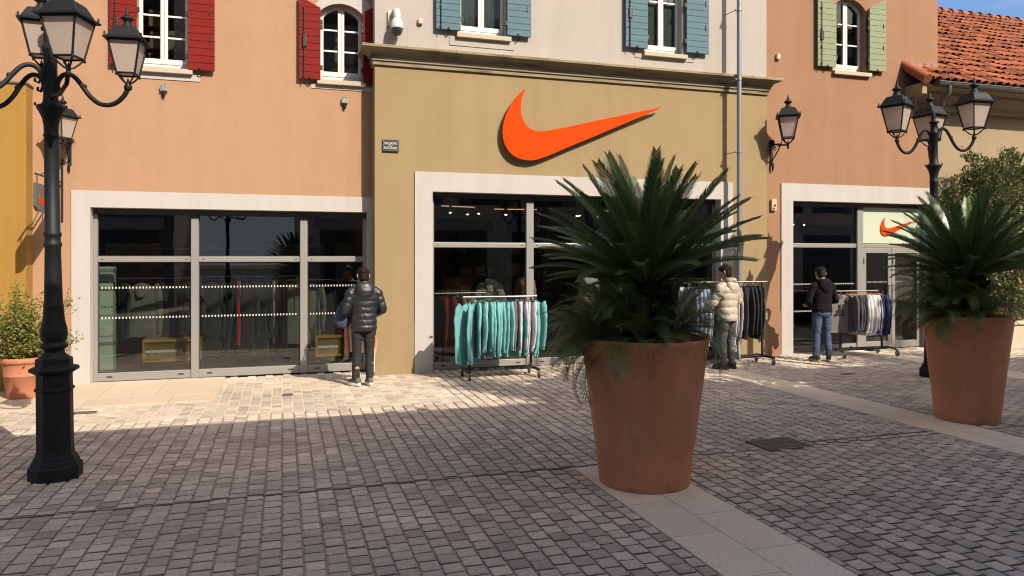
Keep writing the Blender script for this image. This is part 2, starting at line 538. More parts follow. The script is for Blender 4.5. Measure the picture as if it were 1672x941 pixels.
def dash_film(duty=.40, pitch=.046):
    m = bpy.data.materials.new('dashed_film'); m.use_nodes = True
    nt = m.node_tree; b = nt.nodes['Principled BSDF']; L = nt.links.new
    tc = nt.nodes.new('ShaderNodeTexCoord'); sx = nt.nodes.new('ShaderNodeSeparateXYZ'); L(tc.outputs['Object'], sx.inputs[0])
    d = nt.nodes.new('ShaderNodeMath'); d.operation = 'DIVIDE'; d.inputs[1].default_value = pitch; L(sx.outputs['X'], d.inputs[0])
    f = nt.nodes.new('ShaderNodeMath'); f.operation = 'FRACT'; L(d.outputs[0], f.inputs[0])
    c = nt.nodes.new('ShaderNodeMath'); c.operation = 'LESS_THAN'; c.inputs[1].default_value = duty; L(f.outputs[0], c.inputs[0])
    t = nt.nodes.new('ShaderNodeBsdfTransparent'); mx = nt.nodes.new('ShaderNodeMixShader')
    b.inputs['Base Color'].default_value = (.46, .46, .44, 1); b.inputs['Roughness'].default_value = .6
    L(c.outputs[0], mx.inputs[0]); L(t.outputs[0], mx.inputs[1]); L(b.outputs[0], mx.inputs[2]); L(mx.outputs[0], nt.nodes['Material Output'].inputs['Surface'])
    return m


FILM = dash_film(); FILM2 = dash_film(.4, .03)


def dashes(parent, X0, X1, z, y, h=.028, m=None):
    q = MB(); q.box(X0 + .01, X1 - .01, y - .004, y, z, z + h)
    q.build('safety_marking', m or FILM, parent)


def swoosh(cx, cz, w, h):
    P = [(168, 427), (152, 474), (147, 515), (152, 556), (164, 585), (180, 604), (200, 616), (224, 622), (250, 620), (285, 613), (340, 600), (500, 556), (660, 514), (825, 470),
         (805, 485), (660, 552), (500, 628), (380, 683), (300, 722), (262, 739), (226, 753), (195, 760), (165, 759), (135, 752), (110, 738), (90, 717), (75, 690), (67, 660), (65, 630), (69, 595), (80, 555), (98, 514), (120, 478), (145, 448)]
    return [(cx + ((u - 445) / 760) * w, cz - ((v - 593) / 333) * h) for u, v in P]


def arch_pts(x0, x1, zs, rise, n=12):
    """points along a segmental arch from x0 to x1 springing at zs"""
    w = (x1 - x0) / 2
    rad = (w * w + rise * rise) / (2 * rise)
    a = math.asin(w / rad)
    return [((x0 + x1) / 2 + rad * math.sin(-a + 2 * a * i / n), zs + rise - rad + rad * math.cos(-a + 2 * a * i / n)) for i in range(n + 1)]


def house_window(b, x0, x1, z0, z1, Y, shm, shl, shr, rows=3, rise=0.0, apron=None, wallm=None, curtain=False, slope=0.0, zsh=None, sillx=(.07, .07), boxes=False, seed=0):
    """opening x0..x1, z0..z1 (z1 = springing if arched); shutters shl=(xa,xb) / shr"""
    rg = random.Random(seed)
    yf = Y + .13
    mb = MB()
    fw, mid = .055, .05
    xm = (x0 + x1) / 2
    ap = arch_pts(x0, x1, z1, rise) if rise else [(x0, z1), (x1, z1)]
    ztop = lambda x: max(p[1] for p in ap) if not rise else min(ap, key=lambda p: abs(p[0] - x))[1]
    # frame: outline minus opening as strips
    mb.bbox(x0 + .001, x0 + fw, yf, yf + .06, z0 + .07, z1, b=.006)
    mb.bbox(x1 - fw, x1 - .001, yf, yf + .06, z0 + .07, z1, b=.006)
    mb.bbox(x0 + .001, x1 - .001, yf - .006, yf + .06, z0 + .001, z0 + .085, b=.006)
    mb.bbox(x0 + .03, x1 - .03, yf - .010, yf + .05, z0 + .09, z0 + .17, b=.006)
    mb.bbox(xm - mid, xm - .003, yf - .012, yf + .055, z0 + .10, z1 + rise - .02, b=.006)
    mb.bbox(xm + .003, xm + mid, yf - .012, yf + .055, z0 + .10, z1 + rise - .02, b=.006)
    if rise:
        inn = [(xm + (p[0] - xm) * (1 - 2 * fw / (x1 - x0)), p[1] - fw) for p in ap]
        for i in range(len(ap) - 1):
            mb.prism([inn[i], inn[i + 1], ap[i + 1], ap[i]], yf - .004, yf + .06)
    else:
        mb.bbox(x0 + .001, x1 - .001, yf - .004, yf + .06, z1 - fw, z1 - .001, b=.006)
    H = z1 + rise * .6 - (z0 + .17)
    for k in range(1, rows):
        z = z0 + .17 + H * k / rows
        mb.bbox(x0 + fw, xm - mid, yf + .008, yf + .045, z - .014, z + .014, b=.004)
        mb.bbox(xm + mid, x1 - fw, yf + .008, yf + .045, z - .014, z + .014, b=.004)
    w = mb.build('window', UPVC, b)
    g = MB()
    outline = [(x0 + .01, z0 + .1), (x1 - .01, z0 + .1)] + ([(p[0], p[1] - .012) for p in reversed(ap)] if rise else [(x1 - .01, z1 - .01), (x0 + .01, z1 - .01)])
    g.prism(outline, yf + .022, yf + .030)
    g.build('pane', GLASSU, w)
    # what stands behind the panes: a closed dark room
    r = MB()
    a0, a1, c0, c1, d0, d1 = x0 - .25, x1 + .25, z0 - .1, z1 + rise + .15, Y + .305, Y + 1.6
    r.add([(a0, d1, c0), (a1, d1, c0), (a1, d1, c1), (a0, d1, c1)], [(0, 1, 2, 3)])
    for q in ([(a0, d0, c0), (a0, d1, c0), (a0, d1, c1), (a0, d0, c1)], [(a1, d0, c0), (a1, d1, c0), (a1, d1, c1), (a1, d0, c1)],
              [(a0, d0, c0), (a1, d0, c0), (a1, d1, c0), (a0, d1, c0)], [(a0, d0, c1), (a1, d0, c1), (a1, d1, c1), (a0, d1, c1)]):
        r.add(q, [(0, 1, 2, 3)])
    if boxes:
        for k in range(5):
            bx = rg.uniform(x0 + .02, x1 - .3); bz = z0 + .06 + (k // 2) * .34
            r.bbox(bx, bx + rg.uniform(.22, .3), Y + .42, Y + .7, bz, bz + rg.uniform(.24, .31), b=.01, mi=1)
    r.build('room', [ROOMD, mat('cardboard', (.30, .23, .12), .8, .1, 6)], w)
    if curtain:
        c = MB()
        n = 36
        xs = [x0 + .04 + (x1 - x0 - .08) * i / n for i in range(n + 1)]
        zt_ = z0 + .17 + H * (.66 if rows > 1 else 1)
        rings = [[(x, yf + .075 + .012 * math.sin(i * 1.9), z) for i, x in enumerate(xs)] for z in (z0 + .12, zt_)]
        vs = rings[0] + rings[1]
        c.add(vs, [(i, i + 1, n + 2 + i, n + 1 + i) for i in range(n)], 0, True)
        c.build('net_curtain', mat('net_curtain', (.30, .33, .30), .9, .5, 70, trans=.3), w)
    # reveal of the opening carries a sill
    s = MB()
    s.bbox(x0 - sillx[0], x1 + sillx[1], Y - .075, Y + .13, z0 - .075, z0 + .0, b=.008)
    s.build('sill', SILL, w)
    if apron:
        a = MB()
        a.box(apron[0], apron[1], Y - .012, Y + .003, apron[2], z0 - .06)
        a.build('sill_panel', apron[3], w)
    # shutters of horizontal boards, folded back on the wall
    zb = z0 - .02 if zsh is None else zsh
    zt = z1 + (rise * .15 if rise else .06)
    for (xa, xb), inner in ((shl, 1), (shr, -1)):
        if xb - xa < .05:
            continue
        q = MB()
        n = max(3, round((zt - zb) / .108))
        ya, yb = Y - .085, Y - .045
        xin, xout = (xb, xa) if inner == 1 else (xa, xb)
        zin, zout = zt, zt + slope
        top = lambda x: zin + (zout - zin) * min(1, abs(x - xin) / .30) if slope else zt
        k = 0; z = zb
        step = (zt - zb) / n
        while z < zt + max(slope, 0) - .01:
            ze = min(z + step - .005, 99)
            if slope and ze > zt:
                pts = [(xa, z)]
                pts += [(xb, z)] if z < min(top(xb), top(xa)) + .2 else []
                pts = [(xa, min(z, top(xa))), (xb, min(z, top(xb))), (xb, min(ze, top(xb))), (xa, min(ze, top(xa)))]
                if abs(pts[2][1] - pts[1][1]) + abs(pts[3][1] - pts[0][1]) > .01:
                    q.prism(pts, ya, yb)
            else:
                q.bbox(xa, xb, ya, yb, z, ze, b=.004)
            z += step; k += 1
        q.box(xa + .004, xb - .004, yb - .012, yb + .006, zb + .01, zt - .02)      # backing ledger
        sh = q.build('shutter', shm, w)
        h = MB()
        if inner == 1:                                                # closing bar
            h.tube([(xa + .075, ya - .018, zb - .02), (xa + .075, ya - .018, zt)], .009, 6)
            h.bbox(xa + .055, xa + .115, ya - .03, ya - .004, zb + .50, zb + .68, b=.006)
            for z in (zb + .03, zb + .35, zb + .7, zb + 1.1):
                h.box(xa + .06, xa + .09, ya - .022, ya + .002, z, z + .03)
        else:
            for z in (zb + .42, zb + .85):
                h.bbox(xb - .075, xb - .063, ya - .012, ya + .003, z, z + .09, b=.002)
        for z in (zb + .16, zb + .8, zt - .25):                         # strap hinges at the jamb
            h.bbox(min(xin - inner * .02, xin + inner * .035), max(xin - inner * .02, xin + inner * .035), ya + .005, ya + .05, z, z + .07, b=.004)
        xs_ = xa + (xb - xa) * (.55 if inner == 1 else .5)                # wall stay
        h.tube([(xs_ - .03, ya - .02, zb + .03), (xs_, ya - .012, zb - .02), (xs_ + .012, yb + .05, zb - .05)], .010, 6)
        h.build('ironwork', IRON, sh)
    return w


def spandrel(mb, x0, x1, z1, rise, ztop, Y, thick=.30, mi=0):
    ap = arch_pts(x0, x1, z1, rise)
    for i in range(len(ap) - 1):
        a, c = ap[i], ap[i + 1]
        mb.prism([a, c, (c[0], ztop), (a[0], ztop)], Y, Y + thick, mi)


def shop_window(b, x0, x1, zt, Y, mulls, ztr, pane_edges=True, marks=((1.40, .955)), zb=.02, markx=None, doors=None):
    """aluminium shop front: mulls = list of (xa, xb) verticals, ztr = (zlo, zhi) transom"""
    ya, yb = Y + .16, Y + .24
    mb = MB()
    jw = .055
    edges = [x0 + jw] + [e for m in mulls for e in m] + [x1 - jw]
    spans = [(edges[i], edges[i + 1]) for i in range(0, len(edges), 2)]
    mb.bbox(x0 + .002, x0 + jw, ya, yb, zb, zt - .09, b=.006)
    mb.bbox(x1 - jw, x1 - .002, ya, yb, zb, zt - .09, b=.006)
    mb.box(x0 + .002, x1 - .002, ya - .004, yb, zt - .075, zt - .003, mi=1)
    for a, c in mulls:
        mb.bbox(a, c, ya - .02, yb + .01, zb, zt - .13, b=.008)
        mb.box(a + .003, c - .003, ya - .016, yb, zt - .13, zt - .07, mi=1)
    for i, (a, c) in enumerate(spans):
        dr = doors and i == len(spans) - 1
        mb.bbox(a, c, ya + .004, yb - .004, ztr[0], ztr[1], b=.006)
        if not dr:
            mb.bbox(a, c, ya + .002, yb - .004, zb, zb + .125, b=.006)
            for xx in (a + .12, c - .18):
                mb.box(xx, xx + .075, ya - .004, ya + .01, zb + .055, zb + .075, mi=1)
        for xx in (a + .05, c - .08):
            mb.box(xx, xx + .03, ya - .001, ya + .01, (ztr[0] + ztr[1]) / 2 - .006, (ztr[0] + ztr[1]) / 2 + .006, mi=1)
        # black gasket round the glass
        for zz0, zz1 in ((zb + .125, ztr[0]), (ztr[1], zt - .075)):
            if dr: continue
            mb.box(a, a + .012, ya + .025, yb - .02, zz0, zz1, mi=1); mb.box(c - .012, c, ya + .025, yb - .02, zz0, zz1, mi=1)
            mb.box(a + .012, c - .012, ya + .025, yb - .02, zz0, zz0 + .012, mi=1); mb.box(a + .012, c - .012, ya + .025, yb - .02, zz1 - .012, zz1, mi=1)
    w = mb.build('shop_window', [ALU, DARKALU], b)
    for i, (a, c) in enumerate(spans):
        if doors and i == len(spans) - 1:
            continue
        for z0, z1 in ((zb + .13, ztr[0] - .005), (ztr[1] + .005, zt - .08)):
            g = MB(); g.box(a + .014, c - .014, ya + .036, ya + .044, z0 + .008, z1 - .008)
            g.build('pane', GLASS, w)
        if marks and (markx is None or i in markx):
            for z in marks:
                dashes(w, a + .02, c - .02, z, ya + .0345)
    return w, spans, ya


# ------------------------------------------------------------------ peach shop (plane YL)
ptop = 7.6
pe = thing('shop_building', 'peach stucco shop with red window shutters and wide white-framed display window', 'building', (0, 0, 0))
XP0, XP1 = wx(-160, YL), wx(612, YL)
so = (wx(117, YL), XP1 - .002, wz(360, 316.5, YL))                 # surround outer
si = (wx(148, YL), wx(600, YL), wz(360, 342.5, YL))
w1 = (wx(224, YL), wx(307, YL), wz(265, 112, YL), wz(265, -50, YL))
w2 = (wx(523, YL), wx(592, YL), wz(557, 133, YL), wz(557, 20, YL))
z2 = wz(557, 133, YL)
w2s = wz(523, 18, YL); w2rise = wz(557, 4, YL) - wz(557, 18.5, YL)
mb = MB()
holes = [(si[0], si[1], 0, si[2]), (w1[0], w1[1], w1[2], w1[3]), (w2[0], w2[1], w2[2], w2s + w2rise)]
wall_grid(mb, XP0, XP1 - .001, 0, ptop, YL, holes)
side_walls(mb, XP0 - .5, XP1 - .001, ptop, YL + .01, 7)
spandrel(mb, w2[0] + .001, w2[1] - .001, w2s, w2rise, w2s + w2rise + .001, YL + .002, .29)
mb.build('wall', PEACH, pe)
surround(pe, so[0], so[1], so[2], si[0], si[1], si[2], YL)
mb = MB()
mb.box(XP0, so[0] - .001, YL - .012, YL + .003, 0, wz(90, 543, YL)); mb.build('plinth', mat('peach_plinth', (0.2333, 0.1750, 0.1231), .9, .05, .9, .25, 90), pe)
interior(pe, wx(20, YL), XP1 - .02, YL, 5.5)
tz = (wz(240, 428, YL + .16), wz(240, 419, YL + .16))
yw = YL + .16
shop_window(pe, si[0], si[1], si[2], YL, [(wx(312, yw), wx(324.5, yw)), (wx(490, yw), wx(502, yw))], tz, marks=(1.395, .945))
# white arch band over the second window
mb = MB()
ap_i = arch_pts(w2[0], w2[1], w2s, w2rise); ap_o = arch_pts(w2[0] - .10, XP1 - .01, w2s + .02, w2rise + .20)
mb.prism([ap_o[0], (ap_i[0][0], w2s)] + ap_i[1:-1] + [(ap_i[-1][0], w2s)] + [ap_o[-1]] + list(reversed(ap_o[1:-1])), YL - .012, YL + .002)
mb.build('arch_band', WHITE, pe)
house_window(pe, *w1, YL, RED, (wx(181, YL), wx(224.5, YL)), (wx(308, YL), wx(351, YL)), rows=4, apron=(wx(228, YL), wx(327, YL), wz(265, 130, YL), WHITE), zsh=wz(330, 117, YL), boxes=True, seed=4)
house_window(pe, w2[0], w2[1], w2[2], w2s, YL, RED, (wx(488, YL), wx(523, YL)), (wx(592.5, YL), XP1 - .003), rows=3, rise=w2rise, slope=.16, apron=(wx(508, YL), XP1 - .004, wz(557, 147, YL), WHITE), zsh=wz(505, 131, YL), sillx=(.05, .05), boxes=True, seed=9)

# ------------------------------------------------------------------ ochre shop with cream upper storey (plane YO)
oc = thing('shop_building', 'ochre shop projecting between its neighbours, cream upper floor with blue shutters above a stone cornice', 'building')
XO0, XO1 = wx(612, YO), wx(1252, YO)
zc0, zc1 = wz(612, 106, YO), wz(612, 77, YO)                 # cornice bottom / top
so = (wx(677, YO), wx(1196, YO), wz(677, 280, YO))
si = (wx(706, YO), wx(1176, YO), wz(706, 313, YO))
b1 = (wx(751, YO), wx(826, YO), wz(789, 58, YO)); b2 = (wx(1055, YO), wx(1114, YO), wz(1085, 88, YO))
mb = MB()
wall_grid(mb, XO0, XO1, 0, zc0 + .02, YO, [(si[0], si[1], 0, si[2])])
side_walls(mb, XO0, XO1, zc0 + .02, YO, 6.5)
mb.build('wall', OLIVE, oc)
mb = MB()
bw = [(b1[0], b1[1], b1[2], b1[2] + 1.75), (b2[0], b2[1], b2[2], b2[2] + 1.75)]
wall_grid(mb, XO0 + .0, XO1, zc0 + .02, 8.0, YO + .01, bw)
mb.add([(XO0, YO + .01, zc0), (XO0, YO + 6.5, zc0), (XO0, YO + 6.5, 8), (XO0, YO + .01, 8)], [(0, 1, 2, 3)])
mb.add([(XO1, YO + .01, zc0), (XO1, YO + 6.5, zc0), (XO1, YO + 6.5, 8), (XO1, YO + .01, 8)], [(3, 2, 1, 0)])
mb.add([(XO0, YO + .01, 8), (XO1, YO + .01, 8), (XO1, YO + 6.5, 8), (XO0, YO + 6.5, 8)], [(0, 1, 2, 3)])
mb.build('upper_wall', CREAMW, oc)
# moulded cornice returning at both ends: profile (projection, height)
hc = zc1 - zc0
prof = [(.0, -.0), (.035, .0), (.035, .16), (.022, .17), (.022, .23), (.05, .24), (.05, .50), (.075, .505)]
for k in range(9):
    a = k / 8 * PI / 2
    prof.append((.075 + .115 * (1 - math.cos(a)), .52 + .30 * math.sin(a)))
prof += [(.215, .84), (.215, .96), (.205, 1.0), (0, 1.03)]
mb = MB()
lines = []
for p, h in prof:
    z = zc0 + h * hc
    y0 = YO + .012 - p - (.012 if p > 0 else 0)
    lines.append([(XO0 - p, YO + .5, z), (XO0 - p, y0, z), (XO1 + p, y0, z), (XO1 + p, YO + .5, z)])
vs = [q for l in lines for q in l]
for i in range(len(lines) - 1):
    for k in range(3):
        mb.add([lines[i][k], lines[i][k + 1], lines[i + 1][k + 1], lines[i + 1][k]], [(0, 1, 2, 3)])
# joints between the cornice stones
for k in range(9):
    xj = XO0 + (XO1 - XO0) * (k + .6) / 9.2
    mb.prismx([(YO - .2165, zc0 + .845 * hc), (YO - .0, zc0 + .845 * hc), (YO - .0, zc0 + 1.006 * hc), (YO - .2165, zc0 + 1.004 * hc)], xj, xj + .006, 1)
def stained_stone():
    m = STONE.copy(); m.name = 'weathered_cornice'
    nt = m.node_tree; b = nt.nodes['Principled BSDF']; L = nt.links.new
    src = b.inputs['Base Color'].links[0].from_socket
    tc = nt.nodes.new('ShaderNodeTexCoord'); mp = nt.nodes.new('ShaderNodeMapping'); mp.inputs['Scale'].default_value = (1.3, 1, 9)
    n = nt.nodes.new('ShaderNodeTexNoise'); n.inputs['Scale'].default_value = 1.6; n.inputs['Detail'].default_value = 6
    L(tc.outputs['Object'], mp.inputs['Vector']); L(mp.outputs[0], n.inputs['Vector'])
    mr = nt.nodes.new('ShaderNodeMapRange'); mr.inputs[1].default_value = .52; mr.inputs[2].default_value = .72; mr.inputs[3].default_value = 1; mr.inputs[4].default_value = .35
    L(n.outputs['Fac'], mr.inputs[0])
    v = nt.nodes.new('ShaderNodeVectorMath'); v.operation = 'SCALE'; L(src, v.inputs[0]); L(mr.outputs[0], v.inputs['Scale']); L(v.outputs[0], b.inputs['Base Color'])
    return m
mb.build('cornice', [stained_stone(), mat('joint_dark', (.10, .085, .06), .9)], oc)
surround(oc, so[0], so[1], so[2], si[0], si[1], si[2], YO)
mb = MB()
PLZ = .83
mb.prismx([(YO - .010, 0), (YO + .36, 0), (YO + .36, PLZ), (YO - .010, PLZ)], XO0 - .010, XO0 - .0005)
mb.v = []; mb.f = []; mb.m = []; mb.sm = []
pz = [(XO0 - .010, YO - .010), (so[0] - .001, YO - .010), (so[0] - .001, YO + .002), (XO0 - .0005, YO + .002), (XO0 - .0005, YO + .36), (XO0 - .010, YO + .36)]
np_ = len(pz)
mb.add([(p[0], p[1], 0) for p in pz] + [(p[0], p[1], PLZ) for p in pz], [list(reversed(range(np_))), [np_ + i for i in range(np_)]] + [[i, (i + 1) % np_, np_ + (i + 1) % np_, np_ + i] for i in range(np_)])
mb.build('plinth', OLIVE, oc)
mb = MB(); mb.box(so[1] + .001, XO1 + .01, YO - .010, YO + .002, 0, PLZ); mb.build('plinth', OLIVE, oc)
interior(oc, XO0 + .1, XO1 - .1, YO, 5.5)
yw = YO + .16
zt_o = (wz(780, 404.5, yw), wz(780, 396.5, yw))
m1 = (wx(859, yw), wx(871, yw)); m2 = (wx(1012, yw), wx(1022, yw))
shop_window(oc, si[0], si[1], si[2], YO, [m1, m2], zt_o, marks=None)
for bb, sl, sr, pan, zsh, rows in ((bw[0], (711, 751), (826.5, 865), (734, 840, 78), wz(790, 56, YO), 2), (bw[1], (1019, 1055), (1118, 1154), (1037, 1133, 98), wz(1085, 84, YO), 2)):
    house_window(oc, *bb, YO + .01, BLUE, (wx(sl[0], YO), wx(sl[1], YO) - .003), (wx(sr[0], YO), wx(sr[1], YO)), rows=rows, curtain=True, zsh=zsh,
                 apron=(wx(pan[0], YO), wx(pan[1], YO), wz((pan[0] + pan[1]) / 2, pan[2], YO), CREAMW), sillx=(.06, .08))
# rain pipe with brackets
mb = MB()
xp = wx(1200, YO - .13)
yp = YO - .26
mb.tube([(xp, yp, .0), (xp, yp, 8.2)], .042, 16)
for z in (.45, 2.0, 3.75, 5.05, 6.3):
    mb.lathe([(.047, 0), (.049, .01), (.049, .03), (.047, .04)], 16, (xp, yp, z))
    mb.tube([(xp - .045, yp, z + .02), (xp - .10, yp + .05, z + .01), (xp - .13, YO, z - .0)], .008, 6)
    mb.lathe([(.004, -.018), (.018, -.01), (.018, .01), (.004, .018)], 8, (xp - .075, yp - .005, z + .02))
mb.build('rain_pipe', GREYZ, oc)

# ------------------------------------------------------------------ terracotta shop (plane YR)
te = thing('shop_building', 'terracotta stucco shop with pale green shutters above glazed double doors', 'building')
XT0, XT1 = XO1 + .001, wx(1531, YR)
so = (wx(1275, YR), wx(1533, YR) - .002, wz(1400, 303.5, YR))
si = (wx(1294, YR), wx(1517, YR), wz(1400, 331, YR))
gw = (wx(1361, YR), wx(1413, YR), wz(1386, 118, YR))
gs = wz(1387, 14, YR); grise = wz(1387, -2, YR) - gs
mb = MB()
wall_grid(mb, XT0, XT1, 0, 8.3, YR, [(si[0], si[1], 0, si[2]), (gw[0], gw[1], gw[2], gs + grise)])
side_walls(mb, XT0, XT1, 8.3, YR + .01, 6)
spandrel(mb, gw[0] + .001, gw[1] - .001, gs, grise, gs + grise + .001, YR + .002, .29)
mb.build('wall', TERRA_W, te)
surround(te, so[0], so[1], so[2], si[0], si[1], si[2], YR)
mb = MB(); mb.box(XT0 + .002, so[0] - .001, YR - .012, YR + .002, 0, .85); mb.build('plinth', TERRA_W, te)
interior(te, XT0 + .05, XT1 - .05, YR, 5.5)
house_window(te, gw[0], gw[1], gw[2], gs, YR, GREEN, (wx(1331, YR), wx(1361, YR) - .003), (wx(1415, YR), wx(1441.5, YR)), rows=3, rise=grise, slope=.2, zsh=wz(1386, 114, YR), sillx=(.03, .10))
yw = YR + .16
zt_t = (wz(1345, 404.5, yw), wz(1345, 398, yw))
mt = (wx(1399, yw), wx(1408.5, yw))
sw, spans, ya = shop_window(te, si[0], si[1], si[2], YR, [mt], zt_t, marks=(1.33, .80), doors=True)
a, c = spans[-1]
SIGNW = mat('mint_sign_panel', (0.4032, 0.4536, 0.3600), .5, .02, 2)
mb = MB(); mb.box(a + .004, c - .004, ya + .004, ya + .03, zt_t[1] + .012, si[2] - .078)
sg = mb.build('fascia_sign', SIGNW, te)
mb = MB()
ww = wx(1494, yw) - wx(1437, yw); hh = wz(1465, 356, yw) - wz(1465, 386, yw)
mb.prism(swoosh((wx(1437, yw) + wx(1494, yw)) / 2, (wz(1465, 356, yw) + wz(1465, 386, yw)) / 2 + .0, ww, hh), ya - .012, ya + .004)
mb.build('tick_emblem', ORANGE, sg)
# two leaf glazed doors
xm = wx(1456, yw)
for p, q in ((a + .006, xm - .004), (xm + .004, c - .006)):
    mb = MB()
    st = .085
    z0, z1 = .03, zt_t[0] - .006
    mb.bbox(p, p + st, ya, ya + .055, z0, z1, b=.006); mb.bbox(q - st, q, ya, ya + .055, z0, z1, b=.006)
    mb.bbox(p + st, q - st, ya + .001, ya + .054, z1 - .10, z1, b=.006); mb.bbox(p + st, q - st, ya + .001, ya + .054, z0, z0 + .14, b=.006)
    d = mb.build('door', ALU, te)
    g = MB(); g.box(p + st - .004, q - st + .004, ya + .024, ya + .032, z0 + .13, z1 - .09); g.build('pane', GLASS, d)
    h = MB()
    hx = q - st / 2 if p < xm - .3 and q < xm + .01 else p + st / 2
    h.tube([(hx, ya - .05, .85), (hx, ya - .05, 1.35)], .012, 8)
    for z in (.9, 1.3): h.tube([(hx, ya - .05, z), (hx, ya + .005, z)], .008, 6)
    h.build('handle', CHROME, d)
    dashes(d, p + st + .01, q - st - .01, 1.36, ya + .0225, h=.02, m=FILM2)
    k = MB(); k.bbox(p + .01, p + .03, ya - .012, ya + .002, z1 - .32, z1 - .2, b=.003); k.build('hinge', DARKALU, d)

# ------------------------------------------------------------------ mustard building at the far end
mu = thing('mustard_building', 'mustard yellow building with dark coping at the lamp post end of the row', 'building')
YM = 11.78
XM1 = wx(43, YM)
ztop = wz(40, 138, YM)
mb = MB()
mb.box(XM1 - 5, XM1, YM, YM + 4, 0, ztop)
mb.build('wall', YELLOW, mu)
mb = MB(); mb.bbox(XM1 - 5, XM1 + .015, YM - .02, YM + 4, ztop, ztop + .03, b=.006); mb.build('coping', mat('dark_coping', (.06, .06, .055), .6), mu)
mb = MB(); mb.box(XM1 - .10, XM1 - .085, YM - .006, YM + .001, 0, ztop); mb.build('corner_trim', YELLOW, mu)

# ------------------------------------------------------------------ tiled house on the far side of the terracotta shop
ti = thing('tiled_house', 'low beige house under a weathered orange clay tile roof', 'building')
XA0, XA1 = XT1 + .002, XT1 + 9
ye, ze = YT - .62, wz(1560, 138, YT - .62)      # eave line
yr_ = YT + 4.3
zr = wz(1600, 33, yr_)
mb = MB()
mb.add([(XA0, YT, 0), (XA1, YT, 0), (XA1, YT, ze + .4), (XA0, YT, ze + .4)], [(0, 1, 2, 3)])
mb.add([(XA1, YT, 0), (XA1, yr_ + 4, 0), (XA1, yr_ + 4, ze), (XA1, YT, ze)], [(0, 1, 2, 3)])
mb.build('wall', BEIGE, ti)
XE = wx(1509, ye)
mb = MB()                                         # moulded soffit under the eave
prof = [(0, -.42), (.10, -.42), (.12, -.36), (.12, -.30), (.30, -.22), (.36, -.16), (.36, -.10), (.58, -.06), (.58, .0), (0, .05)]
mb.prismx([(YT - p + .001, ze + h) for p, h in prof], XE + .12, XA1)
mb.build('eave', BEIGE, ti)
# roof: barrel tiles in courses
TILE = mat('clay_tile', (0.2232, 0.0634, 0.0245), .85, .35, 1.6, .3, 60, island=.42, fine=.12)
TILED = mat('tile_bed', (.10, .04, .02), .9)
sl = Vector((0, yr_ - ye, zr - ze)); SLn = sl.length; sd = sl / SLn; nn = Vector((0, -sd.z, sd.y))
mb = MB()
o = Vector((0, ye, ze + .05))
mb.add([o + Vector((XE, 0, 0)), o + Vector((XA1, 0, 0)), o + Vector((XA1, 0, 0)) + sl, o + Vector((XE, 0, 0)) + sl], [(0, 1, 2, 3)], 1)
pitch, L_ = .195, .44
ncol = int((XA1 - XE) / pitch); nrow = int(SLn / (L_ * .8)) + 1
rt = random.Random(11)
for c_ in range(ncol):
    xc = XE + .09 + c_ * pitch
    for r_ in range(nrow):
        s0 = r_ * L_ * .8 - .08; s1 = min(s0 + L_, SLn + .05)
        dx = rt.uniform(-.014, .014); dz = rt.uniform(-.010, .022); sk = rt.uniform(-.045, .045)
        r0, r1 = .088, .072
        ring = []
        for s_, rr, lift in ((s0, r0, .040), (s1, r1, .0)):
            base = o + sd * s_ + Vector((xc + dx + (sk if s_ == s1 else 0), 0, 0)) + nn * (lift + dz)
            for shell in (0, .014):
                ring.append([base + Vector((math.cos(PI - PI * k / 8) * (rr - shell), 0, 0)) + nn * (math.sin(PI * k / 8) * (rr - shell) * .8) for k in range(9)])
        vs = ring[0] + ring[1] + ring[2] + ring[3]
        fs = [(k, k + 1, 18 + k + 1, 18 + k) for k in range(8)]
        fs += [(k + 1, k, 9 + k, 9 + k + 1) for k in range(8)]
        mb.add(vs, fs, 0, True)
    # trough tiles between
    for r_ in range(nrow):
        s0 = r_ * L_ * .8 - .05; s1 = min(s0 + L_, SLn)
        xt = xc + pitch / 2 + rt.uniform(-.008, .008)
        vs = []
        for s_, lift in ((s0, .026), (s1, .0)):
            base = o + sd * s_ + Vector((xt, 0, 0)) + nn * lift
            vs += [base + Vector((-.06 + .12 * k / 4, 0, 0)) + nn * (.030 * abs(k / 2 - 1)) for k in range(5)]
        mb.add(vs, [(k, k + 1, 5 + k + 1, 5 + k) for k in range(4)], 0, True)
for k in range(int((XA1 - XE) / .36)):              # ridge tiles
    x0 = XE + k * .36
    p = o + sl
    mb.tube([(x0, p.y, p.z + .03), (x0 + .40, p.y, p.z + .012 + .0)], [.125, .105], 12)
    mb.tube([(x0 - .02, p.y, p.z + .035), (x0 + .03, p.y, p.z + .035)], .135, 12, mi=1)
mb.build('roof', [TILE, TILED], ti)
# far roof slope closing the ridge
mb = MB(); mb.add([(XE, yr_, zr), (XA1, yr_, zr), (XA1, yr_ + 4, ze), (XE, yr_ + 4, ze)], [(0, 1, 2, 3)]); mb.build('back_roof', TILE, ti)
mb = MB()
gy, gz = ye - .055, ze + .005
pts = [(-.075 * math.cos(PI * k / 10), -.075 * math.sin(PI * k / 10)) for k in range(11)]
prof = [(gy + p[0], gz + p[1]) for p in pts] + [(gy - p[0] * .93, gz + p[1] * .93) for p in [(q[0], q[1]) for q in pts]]
mb.prismx(prof, XE + .28, XA1)
mb.tube([(XE + .28, gy - .075, gz), (XA1, gy - .075, gz)], .012, 8)
mb.tube([(XE + .275, gy, gz - .02), (XE + .29, gy, gz - .02)], .07, 14)
xd = wx(1526, YT - .08)
xd2 = wx(1550, gy)
mb.tube([(xd2, gy, gz - .06), (xd2, gy, gz - .18), (xd2 - .05, gy + .10, gz - .30), (xd + .08, YT - .14, gz - .48), (xd, YT - .09, gz - .60), (xd, YT - .09, gz - .75)], .046, 12)
